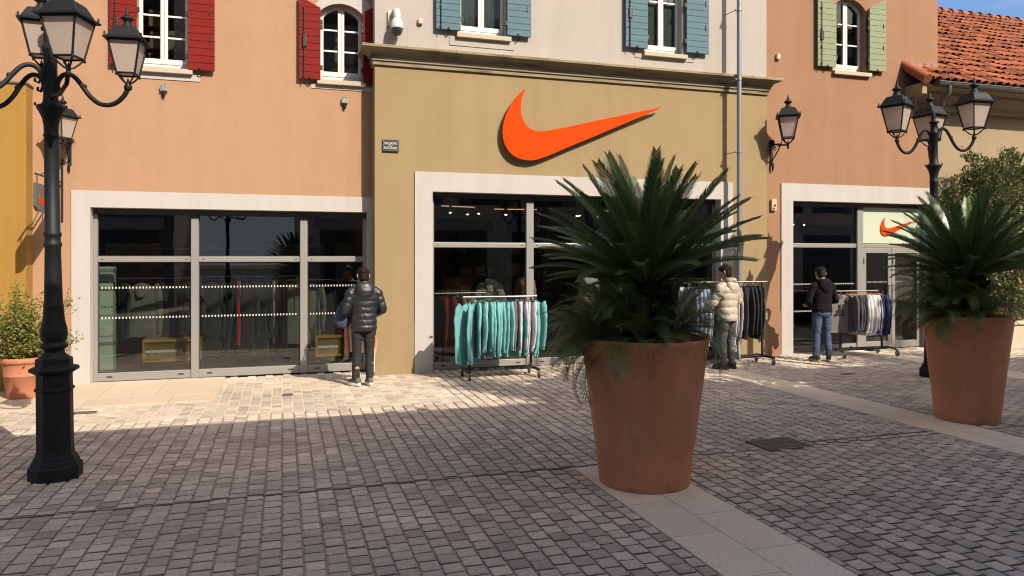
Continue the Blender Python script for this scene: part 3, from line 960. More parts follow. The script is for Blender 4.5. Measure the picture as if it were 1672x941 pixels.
mb.tube([(xd, YT - .09, gz - .70), (xd, YT - .09, 0.02)], .050, 12)
mb.build('gutter', mat('gutter_zinc', (0.1152, 0.1188, 0.1152), .45, .06, 4, metal=.5), ti)
# verge end: plaster wedge and slanting tile over it
mb = MB()
mb.bbox(XE, XE + .13, ye + .05, YT - .02, ze - .22, ze + .0, b=.01)
mb.build('verge', BEIGE, ti)
mb = MB()
mb.tube([o + Vector((XE - .02, 0, 0)) - sd * .10 + nn * .04, o + Vector((XE - .02, 0, 0)) + sd * .75 + nn * .05], [.10, .085], 14)
mb.build('verge_tile', TILE, ti)
mb = MB()
mb.box(XE - .05, XT1 + .02, YT - .75 + .6, YR - .012, ze + .40, ze + .52); mb.build('flashing', mat('flashing_lead', (.24, .14, .12), .7, .1, 5), ti)
# side window and rough seat wall seen past the planter
mb = MB()
x0, x1 = wx(1651, YT), wx(1651, YT) + 1.5
mb.bbox(x0, x0 + .14, YT - .04, YT + .01, .95, 2.45, b=.006); mb.bbox(x1 - .14, x1, YT - .04, YT + .01, .95, 2.45, b=.006)
mb.bbox(x0 + .14, x1 - .14, YT - .04, YT + .01, 2.31, 2.45, b=.006); mb.bbox(x0 + .14, x1 - .14, YT - .04, YT + .01, .95, 1.05, b=.006)
mb.bbox(x0 + .14, x1 - .14, YT - .03, YT + .01, 1.66, 1.70, b=.006)
w = mb.build('window', mat('grey_frame', (.42, .41, .38), .6), ti)
mb = MB(); mb.box(x0 + .14, x1 - .14, YT - .02, YT - .012, 1.05, 2.31); mb.build('pane', mat('dark_pane', (.02, .022, .024), .08, spec=.8), w)

# ------------------------------------------------------------------ signs and small fittings on the walls
em = MB()
p0, p1 = at(820, 262, YO - .10), at(1080, 145, YO - .10)
cxs = (wx(820, YO - .10) + wx(1079, YO - .10)) / 2; wsw = wx(1079, YO - .10) - wx(820, YO - .10)
ztp, zbt = wz(856, 145, YO - .10), wz(858, 262, YO - .10)
em.prism(swoosh(cxs, (ztp + zbt) / 2, wsw, ztp - zbt), YO - .12, YO - .09)
e = em.build('tick_emblem', ORANGE)
tag(e, 'large orange curved tick emblem mounted on the ochre wall under the cornice', 'emblem')
mb = MB()
for u, v in ((.08, .3), (.25, .2), (.5, .42), (.72, .62)):
    x = cxs - wsw / 2 + u * wsw; z = zbt + v * (ztp - zbt)
    mb.tube([(x, YO - .09, z), (x, YO, z)], .012, 8)
mb.build('stand_off', IRON, e)

# dark plaque with raised lettering
pl = MB()
a, b_ = at(624.5, 228, YO), at(651, 248.5, YO)
pl.bbox(a.x, b_.x, YO - .03, YO + .001, b_.z, a.z, b=.004)
pq = pl.build('plaque', mat('plaque_dark', (.022, .028, .028), .45))
tag(pq, 'small dark framed plaque with three lines of pale lettering on the ochre wall', 'plaque')
mb = MB()
for x0, x1, z0, z1 in ((a.x + .006, a.x + .016, b_.z + .01, a.z - .01), (b_.x - .02, b_.x - .010, b_.z + .01, a.z - .01), (a.x + .016, b_.x - .02, b_.z + .012, b_.z + .02)):
    mb.box(x0, x1, YO - .033, YO - .028, z0, z1)
mb.build('rim', mat('plaque_rim', (.10, .12, .11), .4), pq)
for txt, fz, sz in (('SECURITE', .68, .046), ('DU', .50, .040), ('MAGASIN', .30, .046)):
    cu = bpy.data.curves.new('lettering', 'FONT'); cu.body = txt; cu.size = sz; cu.align_x = 'CENTER'; cu.extrude = .001
    tmp = bpy.data.objects.new('tmp', cu); COL.objects.link(tmp)
    dg = bpy.context.evaluated_depsgraph_get()
    me = bpy.data.meshes.new_from_object(tmp.evaluated_get(dg)); bpy.data.objects.remove(tmp)
    me.materials.clear(); me.materials.append(mat('plaque_letters', (.62, .62, .58), .6))
    t = link('lettering', me, pq); t.location = ((a.x + b_.x) / 2 - .006, YO - .0315, b_.z + fz * (a.z - b_.z) - sz * .35); t.rotation_euler = (PI / 2, 0, 0)

# dome camera
c = at(648, 46, YO - .14)
cam_t = thing('security_camera', 'white dome security camera on a bracket above the end of the cornice', 'security camera', (c.x, YO, c.z))
CAMW = mat('camera_white', (0.5184, 0.5040, 0.4752), .35)
mb = MB(); mb.bbox(-.125, -.03, -.03, .001, .06, .30, b=.008)
mb.build('mount', CAMW, cam_t)
mb = MB(); mb.tube([(-.05, -.02, .22), (-.02, -.07, .27), (.0, -.13, .26), (.0, -.15, .19), (.0, -.15, .12)], [.045, .055, .06, .06, .05], 16); mb.build('arm', CAMW, cam_t)
mb = MB(); mb.lathe([(.02, .165), (.055, .15), (.085, .10), (.098, .04), (.102, .0), (.104, -.015), (.09, -.02)], 28, (0, -.15, 0)); mb.build('housing', CAMW, cam_t)
mb = MB(); mb.lathe([(.092, -.018), (.090, -.045), (.078, -.085), (.052, -.115), (.02, -.128), (.002, -.13)], 28, (0, -.15, 0)); mb.build('dome', mat('camera_dome', (.03, .03, .032), .08, spec=.9), cam_t)

BOXM = mat('beige_plastic', (0.4176, 0.3600, 0.2448), .5)
for px, py, Y, w, h, lab in ((686, 36, YO + .01, .072, .085, 'small beige sensor box beside the dome camera on the cream wall'),
                             (1269, 93.5, YR, .075, .10, 'small beige sensor box on the upper terracotta wall beside the cream storey'),
                             (1261.5, 335, YR, .11, .215, 'beige entry phone box on the terracotta wall by the white door surround')):
    p = at(px, py, Y)
    mb = MB(); mb.bbox(p.x - w / 2, p.x + w / 2, Y - .055, Y + .002, p.z - h / 2, p.z + h / 2, b=.008)
    o = mb.build('sensor_box' if h < .2 else 'entry_phone', BOXM)
    tag(o, lab, 'sensor' if h < .2 else 'entry phone')
    mb = MB()
    if h < .2:
        mb.bbox(p.x - .0, p.x + w * .36, Y - .060, Y - .05, p.z - h * .2, p.z + h * .2, b=.003); mb.build('lens', mat('sensor_face', (.50, .45, .25), .4), o)
    else:
        mb.lathe([(.024, -.006), (.024, .0), (.001, .004)], 14); me = mb.mesh('button', mat('phone_dark', (.05, .05, .05), .5)); q = link('button', me, o); q.location = (p.x + .01, Y - .06, p.z - .01); q.rotation_euler = (PI / 2, 0, 0)
        mb = MB(); mb.bbox(p.x - w * .36, p.x + w * .1, Y - .059, Y - .05, p.z - h * .42, p.z - h * .25, b=.003); mb.build('speaker', mat('phone_dark', (.05, .05, .05), .5), o)

for px, py, lab in ((268, 148, 'small dark cable clamp under the wide red-shuttered window behind the lamp'), (562.5, 168, 'small dark cable clamp under the arched red-shuttered window')):
    p = at(px, py, YL)
    t = thing('cable_clamp', lab, 'cable clamp', (p.x, YL, p.z))
    mb = MB(); mb.bbox(-.05, .05, -.05, .001, -.02, .055, b=.01); mb.tube([(-.025, -.045, .05), (-.025, -.045, .085)], .014, 8); mb.tube([(.025, -.045, .05), (.025, -.045, .085)], .014, 8)
    mb.build('clamp', mat('galvanised', (.22, .25, .26), .45, .2, 40, metal=.4), t)
    mb = MB(); mb.tube([(0, -.03, -.015), (0, -.035, -.06), (0, -.03, -.11)], [.032, .026, .012], 10); mb.build('cable_gland', IRON, t)

# ------------------------------------------------------------------ lanterns
def lantern_meshes():
    """four sided tapered lantern, base at z = 0, about .74 high"""
    fr = MB()
    zb, zt, hb, ht = .10, .43, .088, .150
    rot = PI / 4
    q = math.sqrt(2)
    for i in range(4):
        a = rot + i * PI / 2
        d = Vector((math.cos(a), math.sin(a), 0)) * q
        fr.tube([d * hb + Vector((0, 0, zb)), d * ht + Vector((0, 0, zt))], .0105, 4)
        # scrolled cradle under the glass
        fr.tube([d * hb + Vector((0, 0, zb - .025)), d * hb * .95 + Vector((0, 0, zb - .01)), d * hb * .62 + Vector((0, 0, zb - .055)), d * hb * .30 + Vector((0, 0, .012)), Vector((0, 0, .0))], .009, 6)
        fr.lathe([(.003, -.03), (.012, -.02), (.008, 0)], 8, d * hb * 1.03 + Vector((0, 0, zb)))
        fr.lathe([(.012, 0), (.008, .02), (.011, .035), (.002, .05)], 8, d * (ht + .022) + Vector((0, 0, zt + .02)))
        e = rot + (i + 1) * PI / 2
        d2 = Vector((math.cos(e), math.sin(e), 0)) * q
        for h, z, r in ((hb, zb, .010), (ht, zt, .012)):
            fr.tube([d * h + Vector((0, 0, z)), d2 * h + Vector((0, 0, z))], r, 4)
    fr.lathe([(.016, -.05), (.022, -.03), (.014, -.01), (.02, .01), (.012, .03), (.006, .05), (.001, .075)], 10)
    rf = MB()
    sq = lambda lst: rf.lathe([(r * q, z) for r, z in lst], 4, rot=rot, smooth=False)
    sq([(.150, zt + .005), (.188, zt + .005), (.190, zt + .022), (.170, zt + .030)])
    sq([(.165, zt + .028), (.150, zt + .050), (.128, zt + .095), (.108, zt + .135), (.095, zt + .150), (.075, zt + .155), (.05, zt + .165)])
    rf.lathe([(.058, zt + .16), (.050, zt + .185), (.034, zt + .20), (.034, zt + .225), (.062, zt + .245), (.066, zt + .255), (.045, zt + .275), (.022, zt + .295), (.016, zt + .325), (.008, zt + .36), (.001, zt + .395)], 16)
    gl = MB()
    gl.rings([[(math.cos(rot + k * PI / 2) * q * (h - .008), math.sin(rot + k * PI / 2) * q * (h - .008), z) for k in range(4)] for h, z in ((hb, zb + .006), (ht, zt))], smooth=False)
    return fr.mesh('lantern_frame', LAMPB), rf.mesh('lantern_roof', LAMPB), gl.mesh('lantern_glass', LGLASS)


LF, LR, LG = lantern_meshes()


def put_lantern(parent, loc, rz, s):
    f = link('lantern', LF, parent, loc, rz); f.scale = (s, s, s)
    link('lantern_roof', LR, f); link('lantern_glass', LG, f)
    return f


def lamp_post(label, loc, rz, hs, arms, extras=(), col_h=.42, sc=1.0, ls=.80):
    t = thing('street_lamp', label, 'street lamp', loc, rz, 'black cast iron street lamps', sc)
    mb = MB()
    oc = lambda lst: mb.lathe([(r_ * .87, z_) for r_, z_ in lst], 8, rot=PI / 8, smooth=False)
    oc([(.232, 0), (.232, .115), (.222, .128), (.212, .130), (.205, .16), (.190, .17), (.185, .195), (.168, .205), (.160, .245)])
    mb.build('base', LAMPB, t)
    mb = MB()
    oc([(.158, .235), (.156, .74), (.168, .745), (.172, .755), (.168, .768), (.156, .775), (.154, .88), (.180, .895), (.212, .91), (.216, .925), (.205, .94), (.165, .95), (.160, .955), (.158, 1.01), (.14, 1.02)])
    mb.build('pedestal', LAMPB, t)
    mb = MB()
    mb.lathe([(r_ * (.88 if z_ < 1.5 else .84), z_) for r_, z_ in [(.128, 1.015), (.122, 1.03), (.098, 1.045), (.086, 1.07), (.092, 1.09), (.114, 1.10), (.118, 1.115), (.112, 1.13), (.094, 1.14), (.092, 1.15), (.108, 1.17), (.116, 1.21), (.112, 1.26), (.096, 1.32), (.086, 1.40), (.083, 1.44), (.085, 1.445), (.084, 1.455), (.078, 1.47), (.070, 1.94), (.078, 1.95), (.082, 1.965), (.078, 1.98), (.070, 1.99), (.070, 2.03), (.078, 2.04), (.080, 2.055), (.074, 2.07), (.068, 2.075), (.064, 2.86), (.070, 2.87), (.072, 2.885), (.064, 2.895), (.066, 2.96), (.078, 3.02), (.105, 3.075), (.124, 3.10), (.128, 3.115), (.118, 3.13), (.08, 3.135)]], 28)
    for k in range(4):
        a = k * PI / 2 + .4
        mb.lathe([(.008, 0), (.010, .015), (.002, .03)], 8, (.112 * math.cos(a), .112 * math.sin(a), 3.12))
    mb.build('shaft', LAMPB, t)
    d = MB(); d.bbox(-.035, .035, -.138, -.12, .80, .87, b=.004, M=Matrix.Rotation(R(22.5), 4, 'Z'))
    d.build('hatch_lock', LAMPB, t)
    H = MB()
    z0 = 3.13
    H.lathe([(.078, z0), (.060, z0 + .03), (.054, z0 + .10), (.050, z0 + col_h * .72), (.062, z0 + col_h * .74), (.062, z0 + col_h * .80), (.048, z0 + col_h * .83), (.046, z0 + col_h), (.066, z0 + col_h + .01), (.068, z0 + col_h + .03), (.03, z0 + col_h + .05), (.022, z0 + col_h + .075), (.028, z0 + col_h + .10), (.012, z0 + col_h + .15), (.001, z0 + col_h + .19)], 16)
    H.build('column', LAMPB, t)
    for ang, r, dz in arms:
        a = R(ang)
        u = Vector((math.cos(a), math.sin(a), 0))
        zz = z0 + .10 * hs + dz
        P = lambda rr, z: u * (rr * r) + Vector((0, 0, zz + z * hs))
        m = MB()
        path = [P(.07, .02), P(.09, .09), P(.14, .145), P(.22, .165), P(.31, .14), P(.40, .07), P(.50, -.02), P(.62, -.085), P(.75, -.10), P(.86, -.075), P(.95, -.02), P(1.0, .04)]
        n2 = []
        for i in range(len(path) - 1):           # smooth the S curve
            p_, q_ = path[i], path[i + 1]
            a_ = path[max(i - 1, 0)]; b2_ = path[min(i + 2, len(path) - 1)]
            for k in range(4):
                tt = k / 4
                n2.append(.5 * (2 * p_ + (q_ - a_) * tt + (2 * a_ - 5 * p_ + 4 * q_ - b2_) * tt ** 2 + (3 * p_ - a_ - 3 * q_ + b2_) * tt ** 3))
        n2.append(path[-1])
        m.tube(n2, .0195 * hs ** .5, 10)
        m.tube([P(.13, .14), P(.10, .07), P(.13, .02), P(.17, .035), P(.165, .06)], .011, 6)
        m.lathe([(.01, -.02), (.02, 0), (.01, .02)], 8, P(.44, .058)); m.lathe([(.02, -.03), (.03, -.02), (.034, 0), (.02, .03)], 10, P(1.0, .05))
        m.build('arm', LAMPB, t)
        put_lantern(t, P(1.0, .075), -TH + R(16) + a * .15, ls)
    for loc2, rz2, s2 in extras:
        m = MB()
        v = Vector((loc2[0] * CT + loc2[1] * ST, loc2[1] * CT - loc2[0] * ST, loc2[2]))
        m.tube([(0, 0, v.z - .10), (v.x * .5, v.y * .5, v.z - .14), (v.x * .9, v.y * .9, v.z - .10), v], .017, 8)
        m.build('arm', LAMPB, t)
        put_lantern(t, v, rz2, s2)
    return t


# angles are measured in the world; -TH is the picture's own right-hand direction
LX, LY = -3.83 * CT + 6.17 * ST, 6.17 * CT + 3.83 * ST
l1 = lamp_post('black street lamp with a wide octagonal iron pedestal, nearest the mustard building', (LX, LY, 0), 0, 1.0,
               [(-17.3, .65, .0), (-17.3 - 142, .66, .06), (-17.3 + 178, .66, .0)], extras=[((.44, -.48, 3.31), -.30, .88), ((-.15, .12, 3.50), .1, .82)], col_h=.62)
l1.rotation_euler = Matrix.Rotation(R(-.75), 3, Vector((ST, CT, 0))).to_euler()      # the post leans slightly
lamp_post('black street lamp with three lanterns, rising behind a potted cycad by the tiled house', (9.64, 8.94, 0), 0, 1.25,
          [(-17.3 - 8, .55, .20), (-17.3 + 172, .51, .18), (-17.3 + 66, .55, .12)], col_h=.60, sc=1.055, ls=1.06)


def wall_lantern(label, loc, s, out=.5):
    t = thing('wall_lantern', label, 'wall lantern', loc, 0, 'black lanterns on wall brackets', s)
    m = MB()
    m.bbox(-.028, .028, -.02, .001, -.33, .05, b=.008)
    m.lathe([(.02, 0), (.04, .02), (.045, .06), (.02, .09)], 12, (0, -.03, .0))
    m.tube([(0, -.03, -.30), (0, -.05, -.36), (0, -.04, -.42), (0, -.02, -.46)], [.022, .02, .014, .004], 8)
    m.build('back_plate', LAMPB, t)
    m = MB()
    m.tube([(0, -.02, -.02), (0, -.12, .0), (0, -.28, -.035), (0, -out + .06, -.05), (0, -out, -.055), (0, -out, -.04)], .014, 8)
    m.tube([(0, -.02, -.26), (0, -.10, -.20), (0, -.20, -.10), (0, -.28, .02)], .010, 8)
    for k in range(2):
        cy, cz, r = -.10 - .09 * k, -.07 + .045 * k, .045 - .012 * k
        m.tube([(0, cy + r * math.cos(a) * (1 - a / 14), cz + r * math.sin(a) * (1 - a / 14)) for a in [i * .5 for i in range(18)]], .007, 6)
    m.tube([(0, -out, -.05), (0, -out, -.10), (0, -out, -.13)], [.012, .02, .004], 8)
    m.build('arm', LAMPB, t)
    put_lantern(t, (0, -out, -.04), R(45) + R(10), 1.0)
    return t


p = at(1259, 235, YR)
wall_lantern('black lantern on an iron wall bracket against the terracotta wall', (p.x, YR, p.z - .03), 1.12, .44)
p = at(114, 238, YL)
wall_lantern('black lantern on a wall bracket half hidden behind the nearest lamp shaft', (p.x, YL, p.z), .86, .42)

# hanging blade sign on the peach wall
p = at(102, 285, YL)
bs = thing('hanging_sign', 'dark grey hanging sign with an orange tick behind the lamp shaft', 'hanging sign', (p.x, YL, p.z))
mb = MB(); mb.bbox(-.012, .012, -.025, .001, -.68, .22, b=.004); mb.tube([(0, -.01, -.12), (0, -1.22, -.12)], .012, 8); mb.tube([(0, -.01, .16), (0, -1.0, -.11)], .007, 6)
mb.tube([(0, -1.15, -.12), (0, -1.15, -.25)], .006, 6); mb.tube([(0, -.50, -.12), (0, -.50, -.25)], .006, 6)
mb.build('bracket', IRON, bs)
q0, q1 = .42, 1.25
mb = MB(); SG = mat('sign_grey', (.085, .083, .072), .5)
M = Matrix.Rotation(R(90), 4, 'Z')
out = [(-q1, -.24), (-q0, -.24), (-q0, -.60), (-q1 + .10, -.60), (-q1, -.54)]
n = len(out)
vs = [(-.018, y, z) for y, z in out] + [(.018, y, z) for y, z in out]
mb.add(vs, [list(range(n)), [n + i for i in reversed(range(n))]] + [[i, n + i, n + (i + 1) % n, (i + 1) % n] for i in range(n)])
pn = mb.build('sign_board', SG, bs)
sw_ = swoosh(-(q0 + q1) / 2, -.42, .58, .20)
mb = MB(); n = len(sw_)
for xx, flip in ((.0195, False), (-.0195, True)):
    vs = [(xx, (y if not flip else y), z) for y, z in sw_] + [(xx - .003 * (1 if xx > 0 else -1), y, z) for y, z in sw_]
    mb.add(vs, [list(range(n)) if xx < 0 else list(reversed(range(n)))] + [[i, n + i, n + (i + 1) % n, (i + 1) % n] for i in range(n)])
mb.build('tick_emblem', ORANGE, pn)

# iron drain grate
gx0, gx1, gy0, gy1 = GRATE
gt = thing('drain_grate', 'square dark iron drain grate set in the cobbles between the two cycad planters', 'drain grate', ((gx0 + gx1) / 2, (gy0 + gy1) / 2, 0))
hx, hy = (gx1 - gx0) / 2 - .01, (gy1 - gy0) / 2 - .01
GRI = mat('grate_iron', (.13, .115, .10), .6, .2, 20)
mb = MB()
for a, b_, c_, d_ in ((-hx, hx, -hy, -hy + .02), (-hx, hx, hy - .02, hy), (-hx, -hx + .02, -hy + .02, hy - .02), (hx - .02, hx, -hy + .02, hy - .02)):
    mb.bbox(a, b_, c_, d_, .001, .021, b=.002)
mb.build('frame', GRI, gt)
mb = MB()
k = -hx + .035
while k < hx - .02:
    mb.box(k, k + .014, -hy + .02, hy - .02, .004, .0195); k += .032
for y in (-hy * .4, hy * .35): mb.box(-hx + .02, hx - .02, y, y + .012, .005, .018)
mb.build('grating', GRI, gt)
mb = MB(); mb.box(-hx + .02, hx - .02, -hy + .02, hy - .02, .0005, .0015); mb.build('pit', mat('pit_black', (.004, .004, .004), 1), gt)

for (x, y, w, lab) in ((-2.28, 9.86, .30, 'narrow dark iron valve cover in the sunlit paving before the first pane'), (.06, 10.35, .13, 'small dark iron valve cover in the paving before the second mullion'), (8.55, 9.55, .24, 'narrow dark iron valve cover in the paving before the person in blue jeans')):
    mb = MB(); mb.bbox(x - w / 2, x + w / 2, y - .05, y + .05, .002, .0215, b=.003)
    o = mb.build('valve_cover', mat('valve_iron', (.07, .062, .055), .6, .3, 30)); tag(o, lab, 'valve cover')
    mb = MB(); mb.box(x - w * .2, x + w * .2, y - .012, y + .012, .0212, .0225); mb.build('lift_slot', GRI, o)

# ------------------------------------------------------------------ planters and cycads
def planter():
    mb = MB()
    pr = [(.0, .0), (.352, .0), (.366, .012), (.370, .03)]
    for k in range(1, 13):
        f = k / 12
        pr.append((.370 + .143 * f ** 1.05, .03 + 1.10 * f))
    pr += [(.520, 1.165), (.524, 1.185), (.520, 1.20), (.506, 1.206), (.485, 1.205), (.474, 1.195), (.468, 1.16), (.455, 1.02), (.0, 1.02)]
    mb.lathe(pr, 72, caps=False)
    return mb.mesh('planter', TERRACOTTA)


LEAF = [mat('cycad_leaf_a', (.062, .128, .040), .32, .3, 8, island=.25, trans=.10), mat('cycad_leaf_b', (.088, .150, .042), .34, .3, 8, island=.25, trans=.12)]
RACH = mat('cycad_rachis', (.15, .16, .05), .5)


def frond_mesh(Ln, seed, droop=.55, wid=.15, npair=62, lift=.55):
    """one pinnate frond growing along +X from the origin, arching down"""
    r = random.Random(seed)
    mb = MB()
    N = 26
    pts = []
    p = Vector((0, 0, 0)); ang = 0.0
    for i in range(N + 1):
        f = i / N
        pts.append(p.copy())
        ang = -droop * f ** 1.8 * 1.4 + .12 * math.sin(f * 3)
        p = p + Vector((math.cos(ang), 0, math.sin(ang))) * Ln / N
    side = r.uniform(-.05, .05)
    for i, q in enumerate(pts):
        q.y += side * (i / N) ** 2 * Ln
    mb.tube(pts, [.0085 * (1 - .8 * i / N) + .001 for i in range(N + 1)], 5, mi=1)

    def P(f):
        x = f * N; i = min(int(x), N - 1); return pts[i].lerp(pts[i + 1], x - i), (pts[i + 1] - pts[i]).normalized()
    for k in range(npair):
        f = .13 + .86 * k / (npair - 1)
        c, d = P(f)
        up = Vector((-d.z, 0, d.x))
        prof = min(1, (f - .10) / .12) ** .7 * (1 - .62 * max(0, (f - .55) / .45) ** 1.6)
        ll = wid * Ln * prof * r.uniform(.9, 1.08)
        fa = 42 - 20 * f                             # angle out of the rachis
        for sgn in (-1, 1):
            fwd = math.cos(R(fa + 18)) ; out = math.sin(R(fa + 18))
            v = lift * (1.0 - .25 * f) + r.uniform(-.08, .08)
            dirv = (d * fwd + Vector((0, sgn, 0)) * out * math.cos(v) + up * out * math.sin(v)).normalized()
            tipd = (dirv + d * .28 - up * .18 - Vector((0, 0, .10))).normalized()
            w = .0064 * (Ln / 1.0) ** .5
            ww = (d * .9 - dirv * .2).normalized() * w
            b0 = c; m1 = c + dirv * ll * .55; t1 = m1 + tipd * ll * .45
            sag = up * .004
            vs = [b0 - ww * .6, b0 + ww * .6, m1 + ww * .9 + sag, m1 - ww * .9 + sag, t1]
            mb.add(vs, [(0, 1, 2, 3), (3, 2, 4)], 0, True)
    return mb


FR = [frond_mesh(1.0, s, dr, .150, 68).mesh('frond', [LEAF[s % 2], RACH]) for s, dr in ((1, .16), (2, .24), (3, .36), (4, .60))]
SF = [frond_mesh(1.0, 10 + s, dr, .26, 40, lift=.35) for s, dr in ((0, .7), (1, 1.0), (2, 1.3))]


def mat_frond(az, el, roll, s, base):
    return Matrix.Translation(base) @ Matrix.Rotation(az, 4, 'Z') @ Matrix.Rotation(-el, 4, 'Y') @ Matrix.Rotation(roll, 4, 'X') @ Matrix.Scale(s, 4)


def cycad(label, loc, seed, pups, nf=82, s=1.0):
    r = random.Random(seed)
    t = thing('cycad_plant', label, 'cycad', loc, 0, 'cycads in tall terracotta planters')
    mb = MB()
    zc = .58
    mb.lathe([(.17, -.10), (.185, .0), (.19, .15), (.185, .35), (.17, .50), (.12, .58), (.02, .60)], 18)
    for k in range(420):                           # old leaf bases
        a = k * 2.39996; z = -.02 + .58 * (k / 420)
        rr = .175 if z < .45 else .15
        d = Vector((math.cos(a), math.sin(a), 0))
        b0 = d * rr + Vector((0, 0, z)); tp = b0 + d * r.uniform(.04, .085) + Vector((0, 0, r.uniform(.02, .07)))
        tn = Vector((-d.y, d.x, 0)) * .017
        mb.add([b0 - tn, b0 + tn, b0 + Vector((0, 0, .03)), tp], [(0, 1, 3), (1, 2, 3), (2, 0, 3)])
    mb.build('trunk', mat('cycad_trunk', (.035, .026, .018), .95, .3, 12, .4, 60, island=.4), t)
    for k in range(nf):
        f = (k + .5) / nf
        az = k * 2.39996 + r.uniform(-.12, .12)
        el = math.asin(max(.08, .995 - .89 * f)) + R(r.uniform(-4, 4))
        if seed == 5 and el < R(19) and abs((az + R(17.3) + PI) % (2 * PI) - PI) < .75:
            continue
        m = FR[min(3, int(f * 2.4 + r.uniform(0, 1.1)))]
        L_ = s * r.uniform(.93, 1.05) * (1.07 - .12 * f) * (1.0 if f < .88 else .84)
        o = link('frond', m, t)
        o.matrix_local = mat_frond(az, el, r.uniform(-.25, .25), L_, Vector((math.cos(az) * .05, math.sin(az) * .05, zc - .06 * f)))
    for (px_, py_, pz_, n, L0, el0, el1, azc, spread) in pups:
        mb = MB()
        for k in range(n):
            f = (k + .5) / n
            az = azc + (((k * .618) % 1) - .5) * spread
            el = R(el0 + (el1 - el0) * f + r.uniform(-8, 8))
            src = SF[r.randrange(3)]
            M = mat_frond(az, el, r.uniform(-.5, .5), L0 * r.uniform(.7, 1.12), Vector((px_ + r.uniform(-.05, .05), py_ + r.uniform(-.05, .05), pz_ + r.uniform(-.03, .05))))
            o_ = len(mb.v)
            mb.v.extend([tuple(M @ Vector(v)) for v in src.v]); mb.f.extend([[i + o_ for i in fc] for fc in src.f]); mb.m.extend(src.m); mb.sm.extend(src.sm)
        mb.build('offshoot', [mat('cycad_young_leaf', (.10, .155, .042), .38, .3, 8, island=.3, trans=.14), RACH], t)
    return t


def weather(m):
    nt = m.node_tree; b = nt.nodes['Principled BSDF']; L = nt.links.new
    src = b.inputs['Base Color'].links[0].from_socket
    tc = nt.nodes.new('ShaderNodeTexCoord')

    def mask(scale, lo, hi, top, zl=None):
        mp = nt.nodes.new('ShaderNodeMapping'); mp.inputs['Scale'].default_value = scale
        n = nt.nodes.new('ShaderNodeTexNoise'); n.inputs['Scale'].default_value = 1; n.inputs['Detail'].default_value = 8; n.inputs['Roughness'].default_value = .62
        L(tc.outputs['Object'], mp.inputs['Vector']); L(mp.outputs[0], n.inputs['Vector'])
        h = n.outputs['Fac']
        if zl:
            sx = nt.nodes.new('ShaderNodeSeparateXYZ'); L(tc.outputs['Object'], sx.inputs[0])
            a = nt.nodes.new('ShaderNodeMath'); a.operation = 'MULTIPLY_ADD'; a.inputs[1].default_value = zl; L(sx.outputs['Z'], a.inputs[0]); L(h, a.inputs[2]); h = a.outputs[0]
        r = nt.nodes.new('ShaderNodeMapRange'); r.inputs[1].default_value = lo; r.inputs[2].default_value = hi; r.inputs[3].default_value = 0; r.inputs[4].default_value = top
        L(h, r.inputs[0]); return r.outputs[0]

    def over(base, col, fac):
        x = nt.nodes.new('ShaderNodeMix'); x.data_type = 'RGBA'
        L(fac, x.inputs[0]); L(base, x.inputs[6]); x.inputs[7].default_value = (*col, 1); return x.outputs[2]
    c = over(src, (.55, .40, .29), mask((5, 5, 1.1), .54, .72, .42))           # lime bloom running down
    c = over(c, (.17, .085, .05), mask((9, 9, 2.0), .58, .74, .50))            # damp stains
    c = over(c, (.20, .13, .09), mask((7, 7, 7), .42, .60, .55, -1.9))         # splashed dirt at the foot
    L(c, b.inputs['Base Color'])


weather(TERRACOTTA)
PM = planter()
P1 = (2.85, 5.475, 0); P2 = (5.20 * CT + 8.40 * ST, 8.40 * CT - 5.20 * ST, 0)
for pos, lab in ((P1, 'tall tapered terracotta planter on the pale stone strip, nearest the camera'), (P2, 'tall tapered terracotta planter in front of the three-lantern lamp')):
    o = tag(link('planter', PM, None, pos), lab, 'planter', 'tall terracotta planters')
    if pos is P2: o.scale = (.88, .88, 1)
    o.rotation_euler = (0, 0, pos[0])
    mb = MB(); mb.lathe([(.462, 1.028), (.30, 1.06), (.0, 1.07)], 40, caps=False); mb.build('soil', SOIL, o)
LT = R(180 - 17.3)                                # towards the picture's left
cycad('big cycad with stiff dark fronds and small offshoots, in the planter nearest the camera', (P1[0] + .02, P1[1], 1.10), 5,
      [(-.30, -.05, .08, 22, .62, 85, -8, LT, 3.2), (-.34, -.10, .06, 18, .58, 55, -26, LT - .1, 1.5), (-.34, .10, .05, 16, .60, 70, -20, LT - .3, 2.0), (-.22, -.14, .30, 14, .46, 75, 5, LT + .4, 2.2), (-.14, -.24, .08, 12, .44, 85, 5, LT + 1.2, 2.4), (.05, -.22, .08, 9, .40, 85, 25, -PI / 2, 2.4),
       (.22, -.05, .14, 16, .62, 75, -8, -R(17), 2.0), (.12, .22, .1, 8, .55, 80, 10, PI / 2, 3.0), (-.10, .22, .1, 10, .62, 85, 5, LT - .5, 2.5), (.0, -.16, .22, 8, .38, 75, 5, -PI / 2 + .2, 3.0)])
cycad('second cycad with stiff dark fronds, in the planter in front of the three-lantern lamp', (P2[0], P2[1], 1.12), 8,
      [(-.32, -.05, .10, 22, .62, 85, -5, LT, 3.2), (-.30, -.12, .06, 20, .56, 60, -22, LT + .0, 1.5), (-.22, -.14, .30, 14, .46, 75, 5, LT + .4, 2.2), (-.10, -.26, .08, 12, .44, 85, 0, -PI / 2 - .3, 2.4),
       (.20, -.10, .12, 10, .50, 75, -5, -R(17), 2.0), (.1, .22, .1, 8, .55, 80, 10, PI / 2, 3.0), (-.3, .12, .25, 12, .60, 80, 0, LT - .3, 2.4), (.0, -.16, .24, 8, .38, 75, 5, -PI / 2, 3.0)], nf=76, s=.94)

